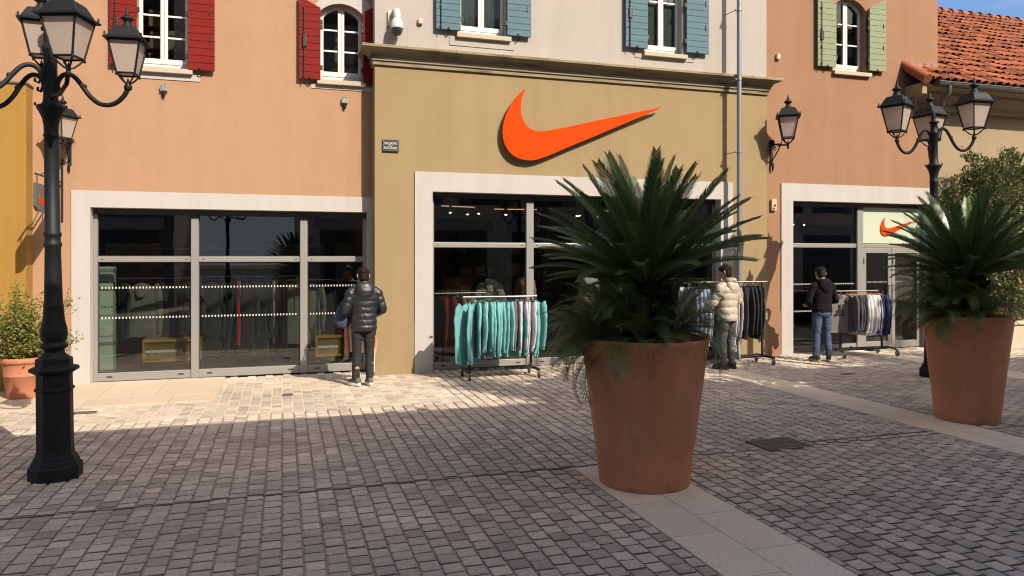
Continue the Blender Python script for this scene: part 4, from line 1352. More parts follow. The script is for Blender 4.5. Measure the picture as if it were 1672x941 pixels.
# rimmed pot with a shrub beside the mustard building
def leaf_cloud(mb, n, fn, size, r, nm=1):
    for _ in range(n):
        p, out = fn(r)
        d = Vector((r.gauss(0, 1), r.gauss(0, 1), r.gauss(0, 1))).normalized() * .9 + out
        d.normalize()
        s = d.orthogonal().normalized(); s = (Matrix.Rotation(r.uniform(0, 6.28), 3, d) @ s)
        L_ = size * r.uniform(.6, 1.35); w = L_ * r.uniform(.2, .3)
        mb.add([p, p + d * L_ * .45 + s * w, p + d * L_, p + d * L_ * .45 - s * w], [(0, 1, 2), (0, 2, 3)], r.randrange(nm), False)


D_ = 9.72
sp = (-6.45 * 1.0, 0, 0)
SX, SY = (38 - CX) / FPX * D_ * CT + D_ * ST, D_ * CT - (38 - CX) / FPX * D_ * ST
mb = MB()
mb.lathe([(0, 0), (.178, 0), (.185, .02), (.19, .05), (.222, .30), (.228, .305), (.230, .318), (.226, .325), (.246, .46), (.252, .475), (.262, .478), (.268, .49), (.272, .52), (.262, .545), (.238, .55), (.226, .535), (.222, .48), (0, .47)], 48, caps=False)
pt = tag(mb.build('flower_pot', TERRALIGHT, None, (SX, SY, .0)), 'low rimmed orange clay pot beside the mustard building', 'flower pot')
mb = MB()
mb.tube([(.225 * math.cos(a), .225 * math.sin(a), .37 + .012 * math.sin(k)) for k, a in enumerate([-1.9 + .1 * i for i in range(8)])], .009, 5)
mb.build('relief', TERRALIGHT, pt)
mb = MB(); mb.lathe([(.222, .485), (0, .50)], 20, caps=False); mb.build('soil', SOIL, pt)
bu = thing('potted_shrub', 'loose yellow-green shrub growing in the low clay pot', 'shrub', (SX, SY, .47))
rb = random.Random(21)
mb = MB()
tips = []
for k in range(34):
    a = rb.uniform(0, 6.28); e = rb.uniform(.85, 1.52)
    L_ = rb.uniform(.55, 1.12) * (1.0 if e > 1.0 else .62)
    d = Vector((math.cos(a) * math.cos(e), math.sin(a) * math.cos(e), math.sin(e)))
    p = Vector((rb.uniform(-.06, .06), rb.uniform(-.06, .06), 0)); path = [p.copy()]
    for i in range(7):
        d = (d + Vector((rb.gauss(0, .16), rb.gauss(0, .16), rb.gauss(.02, .1)))).normalized(); p = p + d * L_ / 7; path.append(p.copy())
    mb.tube(path, [.008 - .0009 * i for i in range(8)], 5); tips.append(path)
mb.build('stems', mat('shrub_stem', (.16, .115, .06), .9), bu)
mb = MB()


def on_twig(r):
    path = r.choice(tips); i = r.uniform(1.4, 7); k = min(int(i), 6); p = path[k].lerp(path[k + 1], i - k)
    o = Vector((r.gauss(0, .055), r.gauss(0, .055), r.gauss(0, .05)))
    return p + o, Vector((o.x, o.y, .02)) * 8


leaf_cloud(mb, 12500, on_twig, .042, rb, 3)
mb.build('foliage', [mat('shrub_leaf_a', (.17, .19, .035), .6, island=.35, trans=.3), mat('shrub_leaf_b', (.09, .125, .025), .6, island=.35, trans=.3), mat('shrub_leaf_c', (.26, .22, .055), .6, island=.3, trans=.3)], bu)

# climbing shrub on the beige wall of the tiled house
cl = thing('climbing_shrub', 'tangled climbing shrub with withered pinkish blooms against the beige wall', 'climbing shrub', (wx(1625, YT - .4), YT - .45, .0))
rc = random.Random(31)
mb = MB(); tw = []
for k in range(120):
    p = Vector((rc.uniform(-.4, .5), rc.uniform(-.1, .1), 0)); path = [p.copy()]
    L_ = rc.uniform(2.4, 3.9); a = rc.uniform(-.95, 1.25)
    for i in range(12):
        f = i / 12
        d = Vector((math.sin(a) * (.15 + 1.0 * f ** 1.2), rc.gauss(-.05 * math.sin(k), .22), math.cos(a) * .5 + .65 - .65 * f ** 2.0 * abs(math.sin(a)))).normalized()
        d = (d + Vector((rc.gauss(0, .22), 0, rc.gauss(0, .18)))).normalized()
        p = p + d * L_ / 12; p.y = max(-.75, min(.40, p.y)); path.append(p.copy())
    mb.tube(path, [.018 - .0012 * i for i in range(13)], 5); tw.append(path)
mb.build('stems', mat('vine_stem', (.10, .07, .045), .9), cl)
mb = MB()


def on_vine(r):
    path = r.choice(tw); i = 12 * r.uniform(.30, .93); k = min(int(i), 11); p = path[k].lerp(path[k + 1], i - k)
    o = Vector((r.gauss(0, .10), r.gauss(0, .10), r.gauss(0, .10)))
    q = p + o; q.y = min(.42, q.y)
    return q, Vector((0, -.5, .1))


def head(r):
    while True:
        q = Vector((r.uniform(-1, 1), r.uniform(-1, 1), r.uniform(-1, 1)))
        n_ = noise.noise(q * 2.1 + Vector((3, 1, 7)))
        if q.length < .80 + .62 * n_ and noise.noise(q * 5.5) > -.12 and r.random() > q.length - .45: break
    p = Vector((-.08 + q.x * 1.45, -.02 + q.y * .42, 2.98 + q.z * 1.18))
    return p, Vector((q.x, q.y - .3, q.z + .2))


leaf_cloud(mb, 19000, head, .07, rc, 4)
leaf_cloud(mb, 22000, on_vine, .075, rc, 4)
mb.build('foliage', [mat('vine_leaf_a', (.045, .10, .026), .6, island=.4, trans=.2), mat('vine_leaf_b', (.07, .13, .032), .6, island=.4, trans=.2), mat('vine_leaf_c', (.13, .15, .045), .6, island=.4, trans=.2), mat('vine_bloom', (.24, .17, .09), .8, island=.4, trans=.2)], cl)

# rough seat-high retaining wall with dry ground cover by the tiled house
x0 = wx(1600, YT - .9)
rw = thing('retaining_wall', 'low rough sand-coloured retaining wall under the climbing shrub', 'low wall')
mb = MB(); mb.bbox(x0, x0 + 4.5, YT - .95, YT - .02, 0, .52, b=.05); mb.build('wall', mat('rough_render', (.42, .36, .28), .95, .15, 2.5, .8, 14), rw)
mb = MB(); mb.bbox(x0 - .02, x0 + 4.5, YT - .99, YT - .78, .52, .585, b=.02); mb.build('coping', mat('wall_coping', (.46, .40, .31), .9, .1, 4, .4, 40), rw)
gc = MB(); rg = random.Random(5)
leaf_cloud(gc, 5000, lambda r: (Vector((x0 + r.uniform(.05, 3.5), YT - r.uniform(.1, .85), .57 + abs(r.gauss(0, .13)))), Vector((0, -.2, .5))), .05, rg, 2)
tag(gc.build('ground_cover', [mat('dry_cover_a', (.15, .14, .05), .8, island=.3), mat('dry_cover_b', (.24, .20, .09), .8, island=.3)]), 'dry olive ground cover spilling over the low retaining wall', 'ground cover', kind='stuff')

# ------------------------------------------------------------------ garments on hangers
def garment_mesh(kind, seed):
    """hanging garment: width along y, thickness along x, hanger hook at z = 0"""
    r = random.Random(seed)
    mb = MB()
    n = 28
    z0 = -.085
    ln = {'long': .80, 'hoodie': .70, 'tee': .66, 'jacket': .72, 'coat': .98, 'trousers': .95}[kind]
    ph = [r.uniform(0, 6.28) for _ in range(6)]
    th = {'hoodie': .030, 'jacket': .042, 'coat': .040}.get(kind, .026)
    if kind != 'trousers':
        rows = 18
        rings = []
        for i in range(rows + 1):
            f = i / rows
            z = z0 - ln * f
            if f < .12:
                hw = .075 + .165 * (f / .12) ** .8; z = z0 - .095 * (f / .12) ** 1.25
            else:
                hw = .245 - .018 * math.sin((f - .12) * 3) + .012 * f; z = z0 - .095 - (ln - .095) * (f - .12) / .88
            t = th * (.6 + .4 * min(1, f * 4)) * (1 + .15 * math.sin(f * 7 + ph[0]))
            ring = []
            for k in range(n):
                a = 2 * PI * k / n
                y = hw * math.cos(a)
                x = t * math.copysign(abs(math.sin(a)) ** .6, math.sin(a))
                fold = .011 * f * math.sin(9 * y / .25 * 1.6 + ph[1] + 2 * f) + .007 * f * math.sin(17 * y / .25 + ph[2])
                ring.append((x + fold, y, z - .03 * (1 - f) * 0))
            rings.append(ring)
        mb.rings(rings)
        # hem rib
        if kind in ('hoodie', 'long', 'jacket'):
            lst = [[(p[0] * 1.06, p[1] * .985, z0 - ln + d) for p in rings[-1]] for d in (.055, .05, -.012, -.014)]
            mb.rings(lst)
        # sleeves
        if kind == 'tee':
            sl = [(.21, -.13), (.27, -.20), (.31, -.30)]; rad = [.075, .078, .080]
        else:
            e = r.uniform(-.02, .03)
            ls = {'long': .80, 'hoodie': .74, 'jacket': .72, 'coat': .74}[kind]
            sl = [(.205, -.115), (.245, -.17), (.275, -.30), (.288 + e, -.46), (.285 + e, -.62), (.275 + e, -.085 - ls + .06), (.272 + e, -.085 - ls + .05), (.27 + e, -.085 - ls)]
            rad = [.070, .076, .072, .064, .056, .048, .036, .037]
        for sgn in (-1, 1):
            sx = r.uniform(-.012, .012)
            pts = [(sx * i + .008 * math.sin(i * 1.7 + ph[3]), sgn * y, z) for i, (y, z) in enumerate(sl)]
            P2_ = []; R2_ = []
            for i in range(len(pts) - 1):
                for k in range(4):
                    q = k / 4
                    P2_.append(Vector(pts[i]).lerp(Vector(pts[i + 1]), q)); R2_.append((rad[i] + (rad[i + 1] - rad[i]) * q) * (1 + .07 * math.sin(len(P2_) * 1.5 + ph[4])))
            P2_.append(Vector(pts[-1])); R2_.append(rad[-1])
            mb.tube(P2_, R2_, 12, sx=.38, up=(0, 1, 0))
        if kind in ('hoodie',):
            mb.rings([[(.045 * s_ * math.cos(a) - .02 * k, .10 * s_ * math.sin(a), z0 - .02 - .05 * k) for a in [2 * PI * i / 16 for i in range(16)]] for k, s_ in ((-.6, .55), (0, .9), (1, 1.1), (2, 1.0), (3, .6))])
        else:
            mb.rings([[(.034 * math.cos(a), .072 * math.sin(a), z0 + d) for a in [2 * PI * i / 16 for i in range(16)]] for d in (-.03, .012, .014, -.02)])
        if kind in ('jacket', 'coat'):
            mb.bbox(-th - .012, -th - .004, -.008, .008, z0 - ln * .95, z0 - .06, b=.003)
    else:
        for sgn in (-1, 1):
            rings = []
            for i in range(15):
                f = i / 14
                z = z0 + .02 - ln * f
                hw = .085 - .03 * f; t = .028
                cy = sgn * (.085 - .02 * f + .01 * math.sin(f * 4))
                rings.append([(t * math.sin(a) + .008 * math.sin(f * 9 + ph[0] + k), cy + hw * math.cos(a), z) for k, a in enumerate([2 * PI * k / 14 for k in range(14)])])
            mb.rings(rings)
    return mb


def hanger_mesh():
    mb = MB()
    mb.tube([(0, 0, -.07)] + [(0, .022 * math.sin(a) + .0, -.004 + .022 * math.cos(a) - .0) for a in [PI * 1.0 - i * .42 for i in range(9)]][::1], .0022, 5, mi=0)
    mb.tube([(0, 0, -.07), (0, 0, -.03)], .0024, 5)
    mb.tube([(0, -.19, -.135), (0, -.10, -.088), (0, 0, -.068), (0, .10, -.088), (0, .19, -.135)], [.006, .010, .012, .010, .006], 7, mi=1)
    return mb


GM = {}
for kd in ('long', 'hoodie', 'tee', 'jacket', 'coat', 'trousers'):
    GM[kd] = [garment_mesh(kd, 40 + k).mesh(kd, mat('cloth_grey', (.10, .10, .10), .9)) for k in range(4)]
WOODH = mat('wooden_hanger', (.40, .19, .08), .5, .1, 30)
HM = hanger_mesh().mesh('hanger', [CHROME, WOODH])
HMB = hanger_mesh().mesh('hanger', [CHROME, BLK])


def cloth(name, col, var=.08):
    return mat('cloth_' + name, col, .92, var, 7, .25, 260, sheen=.15, fine=.05)


rgm = random.Random(77)


def hang(kind, name, col, loc, rz, label, cat, group, s=(1, 1, 1), wood=False, hanger=True):
    o = link(name, rgm.choice(GM[kind]), None, loc, rz)
    o.scale = s
    recolour(o, col)
    tag(o, label, cat, group)
    if hanger:
        link('hanger', HM if wood else HMB, o)
    return o


def rack(label, loc, Lr, H, rz=0.0, depth=.52, inset=.08, curved=False, railx=None):
    t = thing('clothes_rack', label, 'clothes rack', loc, rz, 'wheeled clothes racks in front of the shops')
    m = MB()
    ra, rb_ = railx if railx else (-Lr / 2, Lr / 2)
    m.tube([(ra, 0, H), (rb_, 0, H)], .014, 12)
    m.tube([(ra - .012, 0, H), (ra + .012, 0, H)], .018, 12); m.tube([(rb_ - .012, 0, H), (rb_ + .012, 0, H)], .018, 12)
    m.build('rail', mat('rack_rail', (.28, .28, .28), .35, metal=.7), t)
    for x in (-Lr / 2 + inset, Lr / 2 - inset):
        m = MB(); m.bbox(x - .0165, x + .0165, -.0165, .0165, .13, H - .008, b=.003); m.build('post', BLK, t)
    m = MB()
    zb = .125
    m.bbox(-Lr / 2 + .04, Lr / 2 - .04, -.0125, .0125, zb - .02, zb + .02, b=.003)
    m.bbox(-Lr / 2 + .04, Lr / 2 - .04, depth / 2 - .10, depth / 2 - .07, zb - .016, zb + .016, b=.003)
    for x in (-Lr / 2 + .03, Lr / 2 - .03):
        if curved:
            m.tube([(x, -depth / 2, .085), (x, -depth / 2 + .06, .12), (x, -.02, .15), (x, depth / 2 - .06, .12), (x, depth / 2, .085)], .016, 8)
        else:
            m.bbox(x - .018, x + .018, -depth / 2, depth / 2, zb - .02, zb + .02, b=.003)
    m.build('base', BLK, t)
    for x in (-Lr / 2 + .03, Lr / 2 - .03):
        for y in (-depth / 2 + .02, depth / 2 - .02):
            w = MB()
            w.tube([(x - .012, y, .045), (x + .012, y, .045)], .044, 18)
            wl = w.build('caster', mat('caster_tyre', (.02, .02, .02), .6), t)
            f = MB(); f.bbox(x - .022, x - .017, y - .018, y + .018, .03, .105, b=.002); f.bbox(x + .017, x + .022, y - .018, y + .018, .03, .105, b=.002); f.bbox(x - .022, x + .022, y - .018, y + .018, .098, .106, b=.002)
            f.tube([(x - .0155, y, .045), (x + .0155, y, .045)], .02, 12)
            f.build('fork', mat('caster_fork', (.42, .44, .46), .4, metal=.5), wl)
    return t


TEAL = [cloth('turquoise_a', (0.1216, 0.3420, 0.3496)), cloth('turquoise_b', (0.1520, 0.3800, 0.3876)), cloth('turquoise_c', (0.0988, 0.2964, 0.3116)), cloth('turquoise_d', (0.1292, 0.3496, 0.3344))]
# rack of turquoise sweatshirts in front of the middle window
R1 = (3.215, 10.93); H1 = 1.255
rack('low wheeled rack crowded with turquoise sweatshirts in front of the middle display window', (R1[0], R1[1], .013), 1.16, H1 - .013)
seq = ['t'] * 14 + ['g', 'g', 't', 'l', 'l', 'T', 'l', 'l', 'l', 't', 't', 't']
x = R1[0] - .50
for i, c in enumerate(seq):
    if i < 2:
        rz, dxx = -.95 + .5 * i, .07
    elif i == len(seq) - 1:
        rz, dxx = .25, .045
    else:
        rz, dxx = rgm.uniform(-.16, .16), .0405
    spec = {'t': (rgm.choice(TEAL), 'turquoise sweatshirt in the dense row on the low rack by the middle window', 'turquoise sweatshirts on the low rack'),
            'g': (cloth('brown_grey', (0.0988, 0.0760, 0.0722)), 'dark brown-grey sweatshirt among the turquoise ones on the low rack', 'brown-grey sweatshirts on the low rack'),
            'l': (cloth('lilac', (0.3800, 0.3724, 0.4408)), 'pale lilac-grey sweatshirt hanging between turquoise ones on the low rack', 'pale lilac sweatshirts on the low rack'),
            'T': (cloth('green_teal', (0.0608, 0.3192, 0.2736)), 'deep green sweatshirt hanging between pale lilac ones on the low rack', None)}[c]
    hang('long', 'sweatshirt', spec[0], (x, R1[1] + rgm.uniform(-.015, .015), H1 + .006), rz, spec[1], 'sweatshirt', spec[2], s=(1, rgm.uniform(.95, 1.03), 1.13 if i < 2 else rgm.uniform(.90, 1.04)))
    x += dxx

# long rack by the downpipe with denim, grey and black jackets
R2 = (7.28, 10.98); H2 = 1.44
rack('tall wheeled rack of denim, grey and black jackets at the rain pipe corner', (R2[0], R2[1], .013), 1.62, H2 - .013)
DEN = cloth('pale_denim', (0.1976, 0.2356, 0.3040), .12); BLKC = cloth('black', (.012, .013, .016)); LG2 = cloth('light_grey', (0.3192, 0.3040, 0.2964)); NAVYD = cloth('dark_navy', (.018, .026, .05))
WHT = cloth('white', (0.5624, 0.5548, 0.5624)); CHAR = cloth('charcoal', (.045, .05, .058)); NAV = cloth('navy', (0.0213, 0.0342, 0.0912)); TGREY = cloth('marl_grey', (0.1824, 0.1710, 0.1672)); ICE = cloth('ice_blue', (0.3648, 0.4104, 0.4712))
x = R2[0] - .74
for i, c in enumerate(['d', 'd', 'd', 'i', 'd', 'n', 'd', 'n', 'i', 'd', 'i', 'l', 'l', 'k', 'k', 'k', 'k', 'k', 'k', 'k']):
    spec = {'d': (DEN, 'jacket', 'faded denim jacket on the tall rack behind the planter palm', 'denim jackets on the tall rack'),
            'i': (ICE, 'long', 'ice-blue sweatshirt between denim jackets on the tall rack', 'ice-blue sweatshirts on the tall rack'),
            'n': (NAVYD, 'jacket', 'dark navy jacket beside the hand of the person in the cream puffer', 'dark navy jackets on the tall rack'),
            'l': (LG2, 'coat', 'light grey jacket hanging just before the black ones on the tall rack', 'light grey jackets on the tall rack'),
            'k': (BLKC, 'jacket', 'black jacket in the bunch at the end of the tall rack', 'black jackets on the tall rack')}[c]
    rz = rgm.uniform(-.10, .10) + (-.25 if c in 'k' else 0)
    hang(spec[1], 'jacket' if c != 'i' else 'sweatshirt', spec[0], (x, R2[1] + rgm.uniform(-.02, .02), H2 + .006), rz, spec[2], 'jacket' if c != 'i' else 'sweatshirt', spec[3],
         s=(1, 1.08, 1.25 if c in 'di' else 1.10 + .1 * (i % 3 == 0)))
    x += .068 if c in 'din' else (.085 if c == 'l' else .075)

# small rack before the glazed doors
R3 = (10.42, 11.28); H3 = 1.235
rack('small wheeled rack with curved feet holding charcoal, white and navy tops before the glazed doors', (R3[0], R3[1], .013), 1.28, H3 - .013, curved=True, railx=(-.58, .36), inset=.16)
x = R3[0] - .50
for i, c in enumerate(['g'] + ['c'] * 6 + ['w'] * 7 + ['v'] * 6):
    spec = {'g': (TGREY, 'tee', 'grey t-shirt with a dark printed motif, turned outwards at the rack end', None),
            'c': (CHAR, 'hoodie', 'charcoal top between the grey t-shirt and the white tops', 'charcoal tops on the small rack'),
            'w': (WHT, 'long', 'white top in the middle of the small rack', 'white tops on the small rack'),
            'v': (NAV, 'long', 'navy top at the door end of the small rack', 'navy tops on the small rack')}[c]
    o = hang(spec[1], 't_shirt' if c == 'g' else 'top', spec[0], (x, R3[1] + rgm.uniform(-.015, .015), H3 + .006), (R(62) if c == 'g' else rgm.uniform(-.12, .12)), spec[2], 't-shirt' if c == 'g' else 'top', spec[3],
             s=(1, .92, .92 if c != 'g' else 1.05), wood=True)
    if c == 'g':
        q = MB()
        for (y0, y1, z0, z1) in ((-.10, .10, -.44, -.41), (-.06, -.04, -.41, -.33), (.04, .06, -.41, -.35), (-.02, .02, -.41, -.24), (-.07, .07, -.36, -.345)):
            q.bbox(-.039, -.026, y0, y1, z0, z1, b=.002)
        q.build('printed_motif', mat('motif_black', (.02, .02, .022), .8), o)
        x += .14
    else:
        x += .043

# ------------------------------------------------------------------ people
SKIN = mat('skin', (.34, .185, .125), .5, .06, 20)
HAIR = mat('dark_hair', (.0065, .005, .0045), .6, .4, 40, .5, 220, spec=.2)


def hand(mb, w, d, pn, s=1.0, curl=.6, side=1):
    """palm and five fingers at wrist w, pointing along d, palm facing pn"""
    d = d.normalized(); pn = (pn - d * pn.dot(d)).normalized(); sd_ = d.cross(pn) * side
    c = w + d * .045 * s
    rings = []
    for t, hw, hh in ((-.02, .026, .019), (.0, .030, .018), (.03, .038, .017), (.07, .041, .015), (.092, .038, .013)):
        rings.append([w + d * t * s + sd_ * hw * s * math.cos(a) + pn * hh * s * math.sin(a) for a in [2 * PI * k / 12 for k in range(12)]])
    mb.rings(rings)
    for i, (off, L_) in enumerate(((-.030, .068), (-.010, .078), (.011, .074), (.030, .058))):
        p = w + d * .085 * s + sd_ * off * s
        a = 0; pts = [p - d * .02 * s, p]
        for k, fr_ in enumerate((.45, .32, .23)):
            a += curl * (.7 + .15 * i)
            p = p + (d * math.cos(a) + pn * math.sin(a)) * L_ * fr_ * s; pts.append(p.copy())
        mb.tube(pts, [.0095 * s, .0095 * s, .0088 * s, .0080 * s, .0065 * s], 8)
    p = w + d * .025 * s - sd_ * .030 * s
    pts = [p + sd_ * .015 * s, p, p + (d * .7 - sd_ * .6 + pn * .3) * .032 * s, p + (d * 1.2 - sd_ * .55 + pn * .7) * .045 * s]
    mb.tube(pts, [.013 * s, .0125 * s, .0105 * s, .008 * s], 8)


def limb(a, b, c, ra, rb, rc, n=10):
    """points and radii along a bent limb a-b-c, softened at the joint"""
    P, Q = [], []
    for i in range(n + 1):
        f = i / n
        if f < .5:
            p = a.lerp(b, f * 2); r = ra + (rb - ra) * f * 2
        else:
            p = b.lerp(c, f * 2 - 1); r = rb + (rc - rb) * (f * 2 - 1)
        P.append(p); Q.append(r)
    m = n // 2
    P[m] = (P[m - 1] + P[m + 1] + P[m] * 2) / 4
    return P, Q


def person(label, loc, rz, H, top, top_m, trouser_m, shoe_m, sole_m, elbows, wrists, feet, head_yaw=0.0, head_pitch=.0, puff=0, hood=True, hair_len=0.0, jeans=False, coat=0.0, stripe=None, hair_m=None, low=True):
    """built 1.70 m tall facing +y, then scaled"""
    t = thing('person', label, 'person', loc, rz, None, H / 1.70)
    V = Vector
    sh = [V((-.185, -.01, 1.385)), V((.185, -.01, 1.385))]
    hip = [V((-.088, 0, .87)), V((.088, 0, .87))]
    kn = []; an = []
    for i in (0, 1):
        f = V(feet[i]); an.append(V((f.x, f.y - .02, .085)))
        kn.append(hip[i].lerp(an[i], .50) + V((0, .025, 0)))
    hm = Matrix.Translation((0, .005, 1.468)) @ Matrix.Scale(1.06, 4) @ Matrix.Rotation(head_yaw, 4, 'Z') @ Matrix.Rotation(-head_pitch, 4, 'X')
    # ---- one continuous body
    b = MB()
    b.ell([(0, 0, .80, .09, .075), (0, 0, .86, .155, .105), (0, -.005, .93, .165, .115), (0, 0, 1.03, .142, .098), (0, 0, 1.12, .150, .10), (0, -.005, 1.25, .172, .112), (0, -.01, 1.34, .172, .10), (0, -.01, 1.40, .12, .075), (0, -.005, 1.43, .07, .06), (0, .0, 1.46, .056, .058), (0, .005, 1.52, .054, .06)], 24)
    for i in (0, 1):
        P, Q = limb(hip[i], kn[i], an[i], .092, .058, .040)
        Q[7] = .058; Q[8] = .054
        b.tube(P, Q, 14)
        f = V(feet[i]); dv = V((math.sin(f.z) * 1.0, math.cos(f.z), 0)) if len(feet[i]) > 2 else V((0, 1, 0))
        f.z = 0
        b.tube([f - dv * .075 + V((0, 0, .045)), f + V((0, 0, .055)), f + dv * .08 + V((0, 0, .045)), f + dv * .14 + V((0, 0, .03)), f + dv * .165 + V((0, 0, .026))], [.034, .038, .036, .028, .015], 10)
        e, w = V(elbows[i]), V(wrists[i])
        P, Q = limb(sh[i], e, w, .050, .040, .027)
        b.tube([V((0, -.01, 1.38))] + P, [.06] + Q, 12)
        d = (w - e).normalized()
        hand(b, w, d, V((0, 0, -1)) if abs(d.z) < .7 else V((-1 if i else 1, 0, 0)), .98, .45, 1 if i else -1)
    hd = MB()
    hd.ell([(0, -.012, .03, .052, .058), (0, .012, .050, .058, .078), (0, .022, .075, .064, .088), (0, .016, .105, .070, .094), (0, .006, .135, .0745, .099), (0, .0, .165, .0755, .100), (0, -.005, .195, .071, .094), (0, -.008, .218, .054, .072), (0, -.01, .232, .026, .036)], 24)
    hd.tube([(0, .098, .150), (0, .112, .130), (0, .122, .112), (0, .108, .102)], [.008, .011, .014, .010], 8)        # nose
    hd.tube([(-.02, .104, .082), (0, .109, .084), (.02, .104, .082)], [.005, .007, .005], 6); hd.tube([(-.018, .103, .073), (0, .107, .072), (.018, .103, .073)], [.005, .008, .005], 6)
    for s_ in (-1, 1):                                  # brows, ears
        hd.tube([(s_ * .016, .096, .157), (s_ * .035, .092, .160), (s_ * .055, .074, .154)], .006, 6)
        hd.tube([(s_ * .074, -.008, .095), (s_ * .083, -.016, .11), (s_ * .087, -.022, .135), (s_ * .083, -.016, .155), (s_ * .076, -.004, .150)], [.009, .010, .011, .012, .008], 8)
    o_ = len(b.v)
    b.v.extend([tuple(hm @ Vector(v)) for v in hd.v]); b.f.extend([[k + o_ for k in f] for f in hd.f]); b.m.extend(hd.m); b.sm.extend(hd.sm)
    body = b.remesh('body', SKIN, t, .0075, 2)
    # ---- hair
    h = MB()
    rings = []
    for z, rx, ry, cy, ymax in ((.045 - hair_len, .058, .060, -.028, -.035), (.075, .072, .088, -.012, -.026), (.11, .079, .101, -.004, -.008), (.14, .083, .107, -.002, .028), (.165, .085, .110, -.004, .072), (.195, .083, .106, -.008, .096), (.222, .071, .090, -.010, .09), (.243, .046, .058, -.012, .08), (.252, .015, .02, -.012, .05)):
        rings.append([hm @ V((rx * math.cos(a), min(cy + ry * math.sin(a), ymax), z)) for a in [2 * PI * k / 28 for k in range(28)]])
    h.rings(rings)
    rh = random.Random(int(H * 1000))
    for k in range(130):                                # tufts break the outline
        a = rh.uniform(0, 6.28); e = rh.uniform(.15, 1.5)
        p = V((.083 * math.cos(a) * math.cos(e), -.006 + .107 * math.sin(a) * math.cos(e), .150 + .100 * math.sin(e)))
        if p.y > .07 and p.z < .2: continue
        q = p + V((p.x * .10 + rh.gauss(0, .008), p.y * .10 - .008 + rh.gauss(0, .008), rh.uniform(-.012, .012)))
        h.tube([hm @ p, hm @ ((p + q) / 2 + V((0, 0, .004))), hm @ q], [.009, .007, .003], 5)
    h.remesh('hair', hair_m or HAIR, t, .006, 1)
    for s_ in (-1, 1):
        ey = MB(); bmx = bmesh.new(); bmesh.ops.create_uvsphere(bmx, u_segments=10, v_segments=8, radius=.011); ey.bm(bmx, 0, hm @ Matrix.Translation((s_ * .031, .086, .142)), True)
        ey.build('eye', mat('eye_dark', (.05, .04, .035), .1), t)
    # ---- trousers
    tr = MB()
    tr.ell([(0, 0, .79, .09, .085), (0, -.004, .83, .158, .118), (0, -.010, .88, .172, .128), (0, -.004, .95, .170, .120), (0, .0, 1.02, .156, .108)], 28)
    rw_ = random.Random(int(H * 777))
    for i in (0, 1):
        P, Q = limb(hip[i], kn[i], an[i] + V((0, 0, .015)), .097, .069, .055 if not jeans else .061, 26)
        Q = [q * (1 + rw_.uniform(-.012, .012)) for k, q in enumerate(Q)]
        P = [p + V((rw_.uniform(-.004, .004), rw_.uniform(-.004, .004), 0)) for p in P]
        tr.tube(P, Q, 18)
        if low:                                         # gathered cuff
            tr.tube([an[i] + V((0, .0, z)) for z in (.0, .02, .045, .06)], [.050, .058, .054, .060], 16)
    trs = tr.remesh('trousers', trouser_m, t, .0085, 2, wr=(.0065, 6, 8.5, .42, H * 5))
    if stripe:
        st = MB()
        for k in range(9):
            f0, f1 = .42 + .05 * k, .42 + .05 * (k + 1)
            a_, b2 = hip[1].lerp(an[1], f0), hip[1].lerp(an[1], f1)
            rr = .088 - .03 * f0
            st.tube([a_ + V((rr, 0, 0)), b2 + V((rr - .0015, 0, 0))], .008, 6)
        st.build('side_stripe', stripe, trs)
    # ---- shoes
    for i in (0, 1):
        f = V(feet[i]); dv = V((math.sin(f.z), math.cos(f.z), 0)); sv = V((dv.y, -dv.x, 0)); f.z = 0
        so_ = MB(); rings = []
        for z, g in ((.0, .97), (.008, 1.04), (.036, 1.05), (.043, 1.0)):
            ring = []
            for k in range(24):
                a = 2 * PI * k / 24
                l = .135 * math.cos(a) * g + .035; wd = (.047 if l > .03 else .040) * math.sin(a) * g
                ring.append(f + dv * l + sv * wd + V((0, 0, z + .010 * max(0, (l - .10) / .07))))
            rings.append(ring)
        so_.rings(rings)
        up = MB()
        up.tube([f - dv * .085 + V((0, 0, .055)), f - dv * .05 + V((0, 0, .068)), f + V((0, 0, .070)), f + dv * .05 + V((0, 0, .062)), f + dv * .10 + V((0, 0, .050)), f + dv * .14 + V((0, 0, .045)), f + dv * .162 + V((0, 0, .040))], [.034, .043, .045, .044, .041, .034, .018], 14)
        up.tube([f - dv * .045 + V((0, 0, .06)), f - dv * .05 + V((0, 0, .115))], [.042, .045], 14)
        u = up.remesh('shoe', shoe_m, t, .006, 2)
        so_.build('sole', sole_m, u)
    # ---- top
    j = MB()
    zb = .80 - coat if puff else .85 - coat
    lev = [(zb, .182, .142), (zb + .05, .190, .148), (.95, .190, .146), (1.05, .186, .140), (1.15, .192, .142), (1.25, .202, .146), (1.33, .205, .138), (1.375, .185, .118), (1.41, .135, .095), (1.44, .085, .078)]
    if not puff:
        lev = [(z, rx * .94, ry * .90) for z, rx, ry in lev]
    fine = []
    nl = 64
    for k in range(nl + 1):
        z = zb + (1.44 - zb) * k / nl
        for i in range(len(lev) - 1):
            if lev[i][0] <= z <= lev[i + 1][0] + 1e-9:
                q = (z - lev[i][0]) / max(1e-6, lev[i + 1][0] - lev[i][0]); rx = lev[i][1] + (lev[i + 1][1] - lev[i][1]) * q; ry = lev[i][2] + (lev[i + 1][2] - lev[i][2]) * q
        g = 1.0
        if puff and z < 1.38:
            g = .945 + .085 * abs(math.sin(PI * (z - zb) / puff)) ** .55
        elif not puff:
            g = 1 + .012 * math.sin(z * 40) + (.035 if z < zb + .055 else 0) * -1 + .03 * math.exp(-((z - zb - .09) / .04) ** 2)
        fine.append((0, -.006, z, rx * g, ry * g))
    j.ell(fine, 40)
